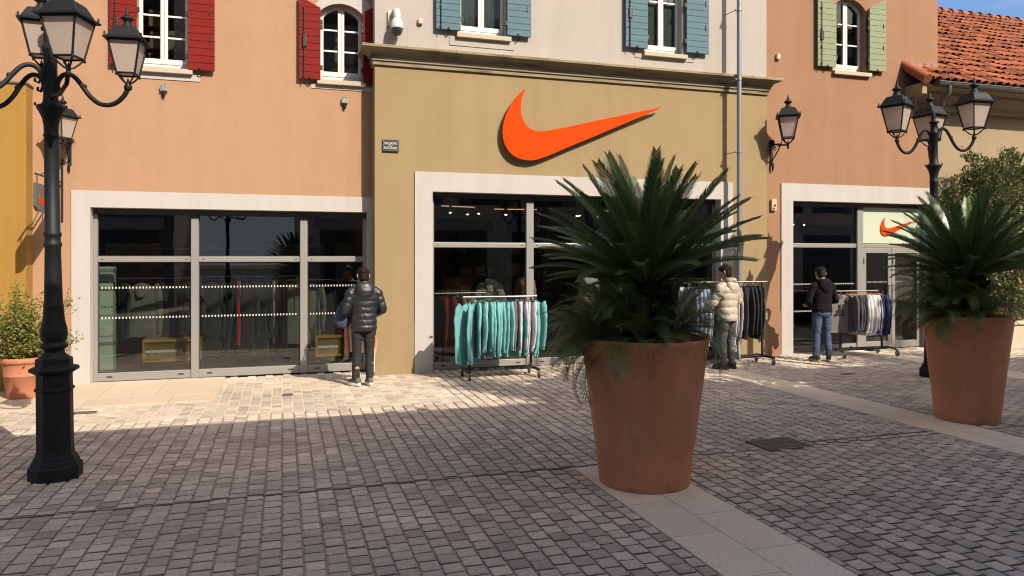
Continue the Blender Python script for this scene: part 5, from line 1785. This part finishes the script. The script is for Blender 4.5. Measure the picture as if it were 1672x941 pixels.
    for i in (0, 1):
        e, w = V(elbows[i]), V(wrists[i])
        ww = w - (w - e).normalized() * .015
        P, Q = limb(sh[i] + V((0, 0, -.005)), e, ww, .078 if puff else .068, .066 if puff else .056, .050 if puff else .042, 40)
        L_ = (e - sh[i]).length + (ww - e).length
        for k in range(len(Q)):
            if puff:
                Q[k] *= .93 + .13 * abs(math.sin(PI * (k / len(Q)) * L_ / (puff * .95))) ** .55
            else:
                Q[k] *= 1 + .045 * math.sin(k * 1.3) + .03 * math.sin(k * .7 + i)
        Q[-1] *= .85; Q[-2] *= .9
        j.tube([V((0, -.01, 1.365))] + P, [.09] + Q, 16)
    if hood:
        # folded hood lying on the back of the neck and collar round it
        g = 1.0 if puff else .92
        j.rings([[V((.115 * s_ * g * math.cos(a), -.085 + dy + .062 * s_ * g * math.sin(a), z)) for a in [2 * PI * k / 20 for k in range(20)]] for z, s_, dy in ((1.24, .25, -.035), (1.28, .66, -.035), (1.335, 1.0, -.028), (1.40, 1.20, -.012), (1.455, 1.20, .004), (1.495, 1.05, .016), (1.515, .82, .025))])
        j.tube([V((.098 * math.cos(a), -.010 + .088 * math.sin(a), 1.448 - .03 * max(0, math.sin(a)))) for a in [2 * PI * k / 16 for k in range(17)]], .032 if puff else .026, 10)
    else:
        j.tube([V((.066 * math.cos(a), .0 + .066 * math.sin(a), 1.445)) for a in [2 * PI * k / 16 for k in range(17)]], .018, 8)
    jk = j.remesh(top, top_m, t, .0078, 2, wr=(.0035, 16, 18, 0, H * 3) if puff else (.0080, 7, 9, .98, H * 3))
    return t, jk


JBLK = mat('black_puffer_nylon', (.013, .015, .020), .42, .2, 14, .3, 40)
JCRM = mat('cream_puffer_nylon', (0.3744, 0.3276, 0.2592), .5, .05, 10, .35, 38)
HDBK = mat('black_hoodie_cotton', (.0075, .0075, .009), .95, .15, 12, .3, 240, spec=.15)
TRBK = mat('black_trousers', (.012, .012, .014), .85, .2, 12, .5, 30)
TRGR = mat('grey_trousers', (.062, .062, .068), .9, .1, 12, .5, 30)
JEAN = mat('blue_jeans', (.040, .066, .125), .88, .22, 9, .4, 60, fine=.1)
SHBK = mat('dark_shoe', (.02, .02, .021), .6)
SOLW = mat('white_sole', (.66, .63, .57), .6)
SOLB = mat('dark_sole', (.03, .03, .03), .7)

# person at the peach window
pa, jk = person('person in a black hooded puffer jacket facing the display window by the ochre pilaster', (1.115, 10.80, .013), R(3), 1.675, 'puffer_jacket', JBLK, TRBK,
                mat('sneaker_black', (.10, .10, .10), .6, 1.0, 16), SOLW, [(-.27, -.04, 1.11), (.275, -.03, 1.11)], [(-.20, .20, 1.03), (.20, .20, 1.02)], [(-.115, .02, -.55), (.085, .0, -.1)], head_yaw=R(8), head_pitch=R(14), puff=.088,
                stripe=mat('white_piping', (.55, .55, .55), .6))
mb = MB(); mb.lathe([(.030, 0), (.030, .003), (.024, .004)], 20); me = mb.mesh('hood_badge', mat('badge_grey', (.16, .16, .17), .5)); q = link('badge', me, jk); q.location = (.012, -.157, 1.385); q.rotation_euler = (PI / 2 - .35, 0, 0)
# blue bag hanging from the forearm and striped cloth held in front
bgx = thing('shoulder_bag', 'dark blue quilted bag hanging at the side of the person in the black puffer', 'bag', (.83, 10.93, .013), R(12))
mb = MB()
mb.ell([(0, 0, .82, .03, .03), (0, 0, .84, .085, .07), (0, 0, .90, .125, .085), (0, .0, 1.0, .125, .085), (.02, .0, 1.12, .105, .075), (.04, 0, 1.20, .07, .055), (.05, 0, 1.235, .03, .03)], 20)
mb.remesh('bag_body', mat('bag_denim', (.028, .044, .085), .8, .6, 30, .6, 60), bgx, .009, 2)
mb = MB(); mb.tube([(.05, 0, 1.21), (.08, -.03, 1.32), (.12, -.02, 1.40)], .011, 6); mb.bbox(.02, .07, -.03, .02, 1.225, 1.255, b=.006); mb.build('strap', mat('bag_strap', (.06, .055, .04), .8), bgx)
stx = thing('striped_garment', 'orange and white striped garment held in front of the person in the black puffer', 'garment', (1.02, 11.08, .0), R(8))
mb = MB()
for k in range(7):
    x0 = -.13 + k * .06
    mb.tube([(x0, .0 + .012 * (k % 2), .88), (x0 + .01, .02, .75), (x0 + .005 + .012 * k, .0, .62), (x0 + .02 + .008 * k, .01, .45 + .02 * (k % 3))], [.032, .034, .033, .030], 8, mi=k % 2)
mb.build('cloth', [mat('cloth_orange', (.52, .17, .09), .9), mat('cloth_offwhite', (.62, .56, .50), .9)], stx)

# person in the cream puffer at the tall rack
person('person in a cream hooded puffer jacket and grey trousers reaching to the tall rack', (7.03, 10.57, .013), R(22), 1.70, 'puffer_jacket', JCRM, TRGR, SHBK, SOLB,
       [(-.29, .06, 1.10), (.28, -.02, 1.12)], [(-.22, .32, 1.16), (.18, .24, 1.14)], [(-.10, .02, -.5), (.09, -.01, .05)], head_yaw=R(16), head_pitch=R(12), puff=.115)
# person in the black hoodie before the glass
person('person in a black hoodie and blue jeans standing outside beside the small rack', (9.17, 10.86, .013), R(-6), 1.66, 'hoodie', HDBK, JEAN, SHBK, mat('grey_sole', (.3, .29, .27), .7),
       [(-.285, -.02, 1.10), (.285, .0, 1.10)], [(-.17, .22, 1.04), (.15, .22, 1.06)], [(-.13, .0, -.15), (.12, -.02, .55)], head_yaw=R(-8), head_pitch=R(22), jeans=True, low=False)
# people inside the ochre shop
HGR = mat('grey_hoodie_cotton', (.42, .39, .34), .92); TANC = mat('tan_wool', (.52, .38, .23), .92); PALEC = mat('pale_shirt', (.62, .60, .56), .9)
person('person in a grey hoodie with its hood down, seen from behind inside the middle window', (3.55, 12.75, .03), R(0), 1.62, 'hoodie', HGR, TRBK, SHBK, SOLB,
       [(-.28, .0, 1.10), (.28, .0, 1.10)], [(-.2, .2, 1.0), (.2, .2, 1.0)], [(-.1, 0, 0), (.1, 0, 0)], head_pitch=R(10))
person('person in a tan coat standing inside the shop beside the window mullion', (4.42, 13.3, .03), R(-70), 1.70, 'coat', TANC, TRBK, SHBK, SOLB,
       [(-.27, -.02, 1.08), (.27, -.02, 1.08)], [(-.22, .12, .86), (.22, .12, .86)], [(-.1, 0, 0), (.1, 0, 0)], hood=False, coat=.2)
person('person in a pale grey shirt inside the shop, partly hidden by the nearest cycad', (5.55, 12.9, .03), R(30), 1.70, 'shirt', PALEC, TRBK, SHBK, SOLB,
       [(-.27, -.02, 1.08), (.27, -.02, 1.08)], [(-.22, .16, .90), (.22, .16, .90)], [(-.1, 0, 0), (.1, 0, 0)], hood=False, coat=.05)

# ------------------------------------------------------------------ inside the shops
SHELFM = mat('shop_shelf', (.20, .19, .165), .6); LBOX = mat('pale_panel', (.50, .60, .53), .5); MUST = mat('mustard_lacquer', (.42, .24, .035), .45)
x0, x1 = wx(160, 12.7), wx(187, 12.7)
t = thing('display_column', 'pale green display column standing behind the first glass pane', 'display column', ((x0 + x1) / 2, 12.7, .022))
w_ = (x1 - x0) / 2
mb = MB(); mb.bbox(-w_, w_, -.12, .12, 0, 1.70, b=.006); mb.build('panel', LBOX, t)
mb = MB()
for z in (.08, .50, .92, 1.34, 1.62): mb.bbox(-w_ - .008, w_ + .008, -.13, .13, z, z + .05, b=.004)
mb.build('bands', mat('column_band', (.25, .29, .26), .5), t)
for px0, px1, Y, lab in ((236, 330, 12.95, 'low mustard display bench with a white edge strip behind the first pane'), (514, 568, 12.8, 'low mustard-framed display box beside the person in the black puffer')):
    xa, xb = wx(px0, Y), wx(px1, Y)
    t = thing('display_bench', lab, 'display bench', ((xa + xb) / 2, Y, .022), 0, 'low mustard display benches')
    hw = (xb - xa) / 2
    mb = MB()
    mb.bbox(-hw, hw, -.2, .2, .50, .54, b=.005); mb.bbox(-hw, hw, -.2, .2, .19, .23, b=.005); mb.bbox(-hw, -hw + .035, -.2, .2, .23, .50, b=.005); mb.bbox(hw - .035, hw, -.2, .2, .23, .50, b=.005)
    mb.build('frame', MUST, t)
    mb = MB(); mb.box(-hw + .035, hw - .035, -.17, -.16, .23, .50); mb.build('front_panel', mat('mustard_dark', (.20, .125, .03), .5), t)
    mb = MB(); mb.bbox(-hw + .04, hw * .35, -.185, -.172, .335, .375, b=.003); mb.build('price_strip', mat('price_white', (.6, .62, .6), .5), t)
    for x in (-hw + .05, hw - .05):
        mb = MB(); mb.box(x - .02, x + .02, -.15, .15, 0, .19); mb.build('leg', IRON, t)
# hanging rows behind the peach window
RAILM = mat('inner_rail', (.05, .05, .05), .4)
for xa, xb, Y, H, lab in ((wx(185, 13.2), wx(318, 13.2), 13.2, 1.50, 'long dark garment rail inside the peach shop behind the first pane'),
                          (wx(328, 13.2), wx(486, 13.2), 13.2, 1.52, 'long dark garment rail inside the peach shop behind the middle pane'),
                          (wx(468, 12.9), wx(596, 12.9), 12.9, 1.46, 'short garment rail inside the peach shop behind the person in black')):
    t = thing('garment_rail', lab, 'garment rail', ((xa + xb) / 2, Y, .022), 0, 'garment rails inside the shops')
    hw = (xb - xa) / 2
    mb = MB(); mb.tube([(-hw, 0, H), (hw, 0, H)], .014, 8); mb.build('rail', RAILM, t)
    for x in (-hw, hw):
        mb = MB(); mb.bbox(x - .015, x + .015, -.015, .015, 0, H, b=.003); mb.bbox(x - .015, x + .015, -.22, .22, 0, .03, b=.003); mb.build('post', RAILM, t)
IG = [cloth('in_dark_a', (.038, .046, .047)), cloth('in_dark_b', (.052, .058, .058)), cloth('in_dark_c', (.028, .035, .04))]
IL = cloth('in_light', (.20, .195, .18)); ICR = cloth('in_cream', (.36, .35, .30)); IRED = cloth('in_red', (.55, .018, .025))
for px, Y, kd, m, rz, lab, gr, sz in (
        [(200, 13.2, 'jacket', IG[0], .5, None, 'dark jackets on the rails inside the peach shop', 1.2), (232, 13.2, 'hoodie', IL, 1.25, 'mid-grey zipped top facing the glass behind the first pane', None, 1.22),
         (262, 13.2, 'jacket', IG[1], .9, None, 1, 1.2), (284, 13.2, 'jacket', IG[2], .8, None, 1, 1.15), (306, 13.2, 'jacket', IG[0], 1.0, None, 1, 1.2),
         (345, 13.2, 'coat', IG[1], 1.0, None, 1, 1.22), (362, 13.2, 'coat', IG[0], .6, None, 1, 1.25), (376, 13.2, 'coat', IG[2], .5, None, 1, 1.22),
         (389, 13.05, 'trousers', IRED, .08, 'narrow bright red track suit leg hanging among dark coats', None, 1.12),
         (400, 13.2, 'coat', IG[1], .8, None, 1, 1.25), (420, 13.2, 'coat', IG[0], .9, None, 1, 1.25), (438, 13.2, 'coat', IG[2], .6, None, 1, 1.25),
         (447, 13.1, 'trousers', ICR, .05, 'narrow cream track suit leg at the end of the dark coats', None, 1.1),
         (484, 12.9, 'coat', IL, 1.2, 'light grey long coat facing the glass beside the second mullion', None, 1.02), (508, 12.9, 'coat', IL, .7, 'light grey long coat turned sideways beyond the second mullion', None, 1.06),
         (528, 12.9, 'jacket', IG[1], 1.1, None, 1, 1.15), (548, 12.9, 'jacket', IG[0], 1.0, None, 1, 1.12), (566, 12.9, 'jacket', IG[1], .9, None, 1, 1.12)]):
    H = 1.52 if Y > 13 else 1.48
    g = 'dark garments on the rails inside the peach shop'
    hang(kd, {'trousers': 'track_suit_leg', 'coat': 'coat', 'jacket': 'jacket', 'hoodie': 'zipped_top'}[kd], m, (wx(px, Y), Y, H + .022), rz,
         lab or ('dark ' + kd + ' hanging on a rail inside the peach shop'), kd if kd != 'hoodie' else 'zipped top', g if lab is None else None, s=(1, 1, sz))
# shoe shelf wall and poster panels
t = thing('shoe_shelf', 'long wall shelf with shoes above the hanging clothes inside the peach shop', 'shelf', (wx(330, 15), 15.0, .022))
mb = MB()
hw = (wx(600, 15) - wx(170, 15)) / 2
for z in (1.62, 1.98): mb.bbox(-hw, hw, 0, .35, z, z + .04, b=.004)
mb.build('shelf_board', SHELFM, t)
mb = MB(); mb.box(-hw, hw, .35, .37, 0, 2.1); mb.build('back_board', mat('shelf_back', (.05, .05, .045), .8), t)
rs = random.Random(3)
k = -hw + .2
ns = 0
SHM = MB()
SHM.rings([[(l * .9 + .0, w2 * s2, z2) for l, w2 in [(.14 * math.cos(a) , .045 * math.sin(a)) for a in [2 * PI * i / 14 for i in range(14)]]] for z2, s2 in ((.0, .9), (.02, 1.0), (.05, .85), (.085, .55))])
shm = SHM.mesh('display_shoe', mat('shoe_white', (.30, .30, .28), .6))
while k < hw - .2:
    for z in (1.66, 2.02):
        if rs.random() < .75:
            o = link('display_shoe', shm, None, (t.location.x + k, 15.14, z + .022), rs.uniform(.3, 1.2))
            recolour(o, rs.choice([mat('shoe_white', (.30, .30, .28), .6), BLK, mat('shoe_grey', (.12, .12, .12), .6)]))
            tag(o, 'shoe displayed on the long wall shelf inside the peach shop', 'shoe', 'shoes on the wall shelf')
    k += .34
for px0, px1, py0, py1, Y, lab in ((172, 262, 398, 462, 14.6, 'pale poster panel hanging above the shelf behind the first pane'), (453, 530, 398, 460, 14.2, 'pale poster panel hanging behind the second mullion'), (548, 604, 396, 460, 14.2, 'grey-green poster panel hanging above the person in black')):
    a_, b_ = at(px0, py0, Y), at(px1, py1, Y)
    mb = MB(); mb.bbox(a_.x, b_.x, Y, Y + .03, b_.z, a_.z, b=.004)
    o = mb.build('poster_panel', mat('poster_pale', (.30, .31, .28), .7, .6, 2.2)); tag(o, lab, 'poster')
    mb = MB(); mb.tube([(a_.x + .1, Y + .015, a_.z), (a_.x + .1, Y + .015, 3.9)], .004, 5); mb.tube([(b_.x - .1, Y + .015, a_.z), (b_.x - .1, Y + .015, 3.9)], .004, 5); mb.build('wire', IRON, o)
# red and cream pieces inside the ochre shop window
Y = 12.5
t = thing('garment_rail', 'low garment rail of red and cream tops behind the middle window', 'garment rail', (wx(735, Y), Y, .022), 0, 'garment rails inside the shops')
hw = .62
mb = MB(); mb.tube([(-hw, 0, 1.22), (hw, 0, 1.22)], .014, 8); mb.build('rail', CHROME, t)
for x in (-hw, hw):
    mb = MB(); mb.bbox(x - .015, x + .015, -.015, .015, 0, 1.22, b=.003); mb.bbox(x - .015, x + .015, -.22, .22, 0, .03, b=.003); mb.build('post', CHROME, t)
REDT = cloth('crimson', (.34, .016, .028))
for k, (px, m, nm) in enumerate(((716, REDT, 'r'), (723, REDT, 'r'), (731, REDT, 'r'), (740, REDT, 'r'), (748, ICR, 'c'), (754, ICR, 'c'), (760, ICR, 'c'), (768, IG[0], 'd'))):
    hang('long', 'sweatshirt', m, (wx(px, Y), Y, 1.262), rgm.uniform(.2, .7), {'r': 'crimson sweatshirt on the low rail behind the middle window', 'c': 'cream sweatshirt beside the crimson ones behind the middle window', 'd': 'dark sweatshirt at the end of the rail behind the middle window'}[nm], 'sweatshirt',
         {'r': 'crimson sweatshirts behind the middle window', 'c': 'cream sweatshirts behind the middle window', 'd': None}[nm], s=(1, 1, 1.02))
# lamp tracks under the shop ceilings
WARM = mat('warm_lamp', (1, .8, .5), .5, emit=((1, .62, .28), 55))
for i, (cx_, cy_, Lh, cz_, lab) in enumerate(((3.3, 13.4, 1.2, 2.72, 'ceiling lamp track nearest the middle window'), (4.9, 14.6, 1.6, 2.78, 'ceiling lamp track deeper inside the ochre shop'), (6.2, 13.4, .9, 2.70, 'short ceiling lamp track behind the nearest cycad'), (-1.0, 14.2, 2.2, 2.85, 'ceiling lamp track inside the peach shop'), (10.6, 13.6, .8, 2.62, 'ceiling lamp track inside the terracotta shop'))):
    t = thing('lamp_track', lab, 'lamp track', (cx_, cy_, 0), [.25, -.1, .1, 0, .3][i], 'ceiling lamp tracks inside the shops')
    mb = MB(); mb.bbox(-Lh, Lh, -.02, .02, cz_ + .10, cz_ + .14, b=.004)
    for x in (-Lh * .9, Lh * .9): mb.tube([(x, 0, cz_ + .14), (x, 0, 3.9)], .006, 6)
    mb.build('track', mat('track_metal', (.18, .14, .09), .4, metal=.6), t)
    mb = MB(); mb.bbox(-Lh * .45, Lh * .12, -.012, .012, cz_ + .085, cz_ + .0985, b=.002); mb.build('light_strip', mat('warm_strip', (1, .8, .5), .5, emit=((1, .60, .25), 1.0)), t)
    for k in range(4):
        x = -Lh * .8 + k * Lh * .5
        mb = MB(); mb.lathe([(.028, .10), (.036, .06), (.044, -.02), (.038, -.022)], 12, (x, 0, cz_)); hd_ = mb.build('spot_head', BLK, t); hd_.rotation_euler = (0, 0, 0)
        mb = MB(); mb.lathe([(.001, -.012), (.034, -.014), (.034, -.017), (.001, -.034)], 12, (x, 0, cz_)); mb.build('bulb', WARM, hd_)
# dark shelving at the back of the ochre and terracotta shops
for xa, xb, Y, lab in ((1.8, 7.8, 16.3, 'dark stocked shelving along the back of the ochre shop'), (8.6, 12.4, 15.9, 'dark stocked shelving along the back of the terracotta shop')):
    t = thing('wall_shelving', lab, 'shelving', ((xa + xb) / 2, Y, .022))
    hw = (xb - xa) / 2
    mb = MB()
    for z in (.4, .9, 1.4, 1.9, 2.4): mb.box(-hw, hw, 0, .35, z, z + .03)
    mb.box(-hw, hw, .35, .37, 0, 2.6)
    k = -hw
    while k <= hw: mb.box(k, k + .03, 0, .34, 0, 2.6); k += 1.0
    mb.build('shelves', mat('shelving_dark', (.07, .06, .05), .7), t)
    mb = MB(); r_ = random.Random(xa)
    for z in (.43, .93, 1.43, 1.93):
        k = -hw + .1
        while k < hw - .3:
            w_ = r_.uniform(.12, .35)
            mb.bbox(k, k + w_, .06, .30, z, z + r_.uniform(.06, .3), b=.01, mi=r_.randrange(4)); k += w_ + r_.uniform(.03, .2)
    mb.build('folded_stock', [mat('stock_%s' % n, c, .9) for n, c in (('grey', (.10, .10, .10)), ('sand', (.22, .17, .11)), ('white', (.30, .29, .28)), ('dark', (.03, .03, .035)))], t)

# ------------------------------------------------------------------ the other side of the square (behind the camera; shades the paving, mirrored in the glass)
def facing_block(label, x0, x1, yf, H, m, floors, seed):
    b = thing('facing_building', label, 'building')
    mb = MB(); mb.box(x0, x1, yf - 8, yf, 0, H); mb.build('wall', m, b)
    mb = MB(); mb.box(x0 - .12, x1 + .12, yf - .002, yf + .12, H - .55, H - .30); mb.build('cornice', STONE, b)
    r = random.Random(seed)
    for f in range(floors):
        z = 3.9 + f * 2.75
        if z + 1.8 > H - .7: break
        x = x0 + 1.0
        while x < x1 - 1.4:
            mb = MB()
            mb.box(x, x + 1.0, yf - .02, yf + .015, z, z + 1.6)
            w = mb.build('window', mat('far_window', (.03, .035, .04), .15), b)
            mb = MB()
            for a, c in ((x - .55, x - .02), (x + 1.02, x + 1.55)): mb.box(a, c, yf + .002, yf + .05, z - .02, z + 1.62)
            mb.build('shutter', r.choice([BLUE, GREEN, RED]), w)
            x += 2.7
    x = x0 + .8
    while x < x1 - 3:
        mb = MB(); mb.box(x, x + 2.6, yf - .02, yf + .02, 0, 2.9); mb.build('shop_window', mat('far_window', (.03, .035, .04), .15), b)
        mb = MB(); mb.box(x - .2, x + 2.8, yf + .002, yf + .04, 2.92, 3.35); mb.build('fascia', WHITE, b)
        x += 3.6
    return b


facing_block('tall beige building across the square, mirrored in the middle shop window', .5, 14.2, -3.5, 11.08, mat('facing_beige', (.62, .54, .43), .9, .1, 1), 3, 2)
facing_block('taller sand-coloured building across the square, mirrored in the terracotta shop glass', 14.25, 27, -3.5, 12.35, mat('facing_sand', (.62, .53, .42), .9, .1, 1), 3, 3)
facing_block('dark tower block across the square, mirrored in the first glass pane', -15, -3.9, -5.5, 14.0, mat('facing_grey', (.16, .15, .14), .9, .1, 1), 4, 4)
# unseen trees added to throw dappled shade by the racks
for tx, ty, top, rad, sd in ((9.35, -2.3, 12.1, 1.05, 1), (11.2, -2.4, 12.25, 1.5, 2), (13.6, -2.2, 12.15, 1.7, 3), (17.6, -2.2, 12.7, 2.1, 4)):
    t = thing('plane_tree', ['slender tree across the square, the first beyond the mirrored palm', 'slender tree across the square, the second of the row', 'slender tree across the square, the third of the row', 'slender tree across the square, at the terracotta shop end of the row'][sd - 1], 'tree', (tx, ty, 0), 0, 'slender trees across the square')
    r = random.Random(sd)
    mb = MB()
    mb.tube([(0, 0, 0), (.05, .05, 3), (-.05, 0, 6.5), (.1, .05, 9), (0, 0, top - 1)], [.2, .17, .14, .10, .04], 10)
    br = []
    for k in range(26):
        z = r.uniform(top - 3.2, top - .9); a = r.uniform(0, 6.28)
        p = Vector((0, 0, z)); path = [p.copy()]
        d = Vector((math.cos(a), math.sin(a) * .6, .55)).normalized(); L_ = rad * r.uniform(.5, 1.05)
        for i in range(5):
            d = (d + Vector((r.gauss(0, .2), r.gauss(0, .2), r.gauss(0, .12)))).normalized(); p = p + d * L_ / 5; p.z = min(p.z, top); path.append(p.copy())
        mb.tube(path, [.035, .028, .02, .014, .010, .006], 5); br.append(path)
    mb.build('trunk', mat('tree_bark', (.16, .13, .10), .9, .2, 5), t)
    mb = MB()

    def on_branch(rr):
        path = rr.choice(br); i = rr.uniform(1.5, 5); k = min(int(i), 4); p = path[k].lerp(path[k + 1], i - k)
        o = Vector((rr.gauss(0, .16), rr.gauss(0, .16), rr.gauss(0, .12)))
        q = p + o; q.z = min(q.z, top + .1)
        return q, o
    leaf_cloud(mb, 4200, on_branch, .16, r, 2)
    mb.build('crown', [mat('tree_leaf_a', (.05, .085, .02), .6, island=.3, trans=.2), mat('tree_leaf_b', (.07, .10, .025), .6, island=.3, trans=.2)], t)
lamp0 = [o for o in COL.objects if o.name == 'street_lamp'][0]
dup(lamp0, (-1.75, -1.6, 0), R(40), 'black street lamp across the square, mirrored in the first glass pane')
dup(lamp0, (8.0, -1.0, 0), R(75), 'black street lamp across the square, mirrored in the middle shop window')
plant0 = [o for o in COL.objects if o.name == 'planter'][0]; cyc0 = [o for o in COL.objects if o.name == 'cycad_plant'][0]
for (xx, yy), lab in (((.35, -1.2), 'mirrored in the middle pane of the peach shop'), ((5.75, -.9), 'mirrored at the edge of the middle shop window')):
    dup(plant0, (xx, yy, 0), 1.0, 'tall tapered terracotta planter across the square, ' + lab)
    dup(cyc0, (xx, yy, 1.10), 1.3, 'cycad in its planter across the square, ' + lab)

# ------------------------------------------------------------------ sky behind the roofs
m = bpy.data.materials.new('sky_backdrop'); m.use_nodes = True
nt = m.node_tree; nt.nodes.clear(); L = nt.links.new
out = nt.nodes.new('ShaderNodeOutputMaterial'); em_ = nt.nodes.new('ShaderNodeEmission'); L(em_.outputs[0], out.inputs[0])
tc = nt.nodes.new('ShaderNodeTexCoord'); mp = nt.nodes.new('ShaderNodeMapping'); mp.inputs['Scale'].default_value = (.012, .012, .05); mp.inputs['Rotation'].default_value = (0, .5, 0)
nz = nt.nodes.new('ShaderNodeTexNoise'); nz.inputs['Scale'].default_value = 1.0; nz.inputs['Detail'].default_value = 7; nz.inputs['Roughness'].default_value = .55
cr = nt.nodes.new('ShaderNodeValToRGB'); cr.color_ramp.elements[0].position = .46; cr.color_ramp.elements[0].color = (.135, .25, .47, 1); cr.color_ramp.elements[1].position = .78; cr.color_ramp.elements[1].color = (.36, .42, .52, 1)
L(tc.outputs['Object'], mp.inputs[0]); L(mp.outputs[0], nz.inputs['Vector']); L(nz.outputs['Fac'], cr.inputs[0]); L(cr.outputs[0], em_.inputs['Color']); em_.inputs['Strength'].default_value = 1.0
mb = MB(); rad = 190
rows_ = [0, 40, 80, 120, 150]
for a0_, a1_ in ((-20, 86), (150, 226)):
    cols = [R(a) for a in range(a0_, a1_, 4)]
    vs = [(rad * math.sin(a), rad * math.cos(a), z) for z in rows_ for a in cols]; nC = len(cols)
    mb.add(vs, [(k * nC + i, k * nC + i + 1, (k + 1) * nC + i + 1, (k + 1) * nC + i) for k in range(len(rows_) - 1) for i in range(nC - 1)], 0 if a0_ < 0 else 1, True)
tag(mb.build('sky', [m, mat('hazy_sky', (0, 0, 0), 1, emit=((.30, .34, .40), 1.0))]), kind='structure')

# ------------------------------------------------------------------ light
el = math.asin(-SUNDIR.z); az = math.atan2(-SUNDIR.x, -SUNDIR.y)      # direction towards the sun
su = bpy.data.lights.new('sun', 'SUN'); su.energy = 4.6; su.angle = R(.32); su.color = (1.0, .87, .70)
so_ = bpy.data.objects.new('sun', su); COL.objects.link(so_)
so_.rotation_euler = SUNDIR.to_track_quat('-Z', 'Y').to_euler()
W = bpy.data.worlds.new('World'); S.world = W; W.use_nodes = True
nt = W.node_tree
sky = nt.nodes.new('ShaderNodeTexSky'); sky.sky_type = 'NISHITA'; sky.sun_disc = False
sky.sun_elevation = el; sky.sun_rotation = az; sky.air_density = 1.0; sky.dust_density = 4.2; sky.ozone_density = .8
nt.links.new(sky.outputs[0], nt.nodes['Background'].inputs['Color'])
nt.nodes['Background'].inputs['Strength'].default_value = .105
S.view_settings.view_transform = 'Standard'; S.view_settings.look = 'None'; S.view_settings.exposure = 0.70; S.view_settings.gamma = 1
S.cycles.max_bounces = 8; S.cycles.transparent_max_bounces = 16; S.cycles.diffuse_bounces = 4
S.cycles.use_denoising = True; S.cycles.filter_width = 1.1
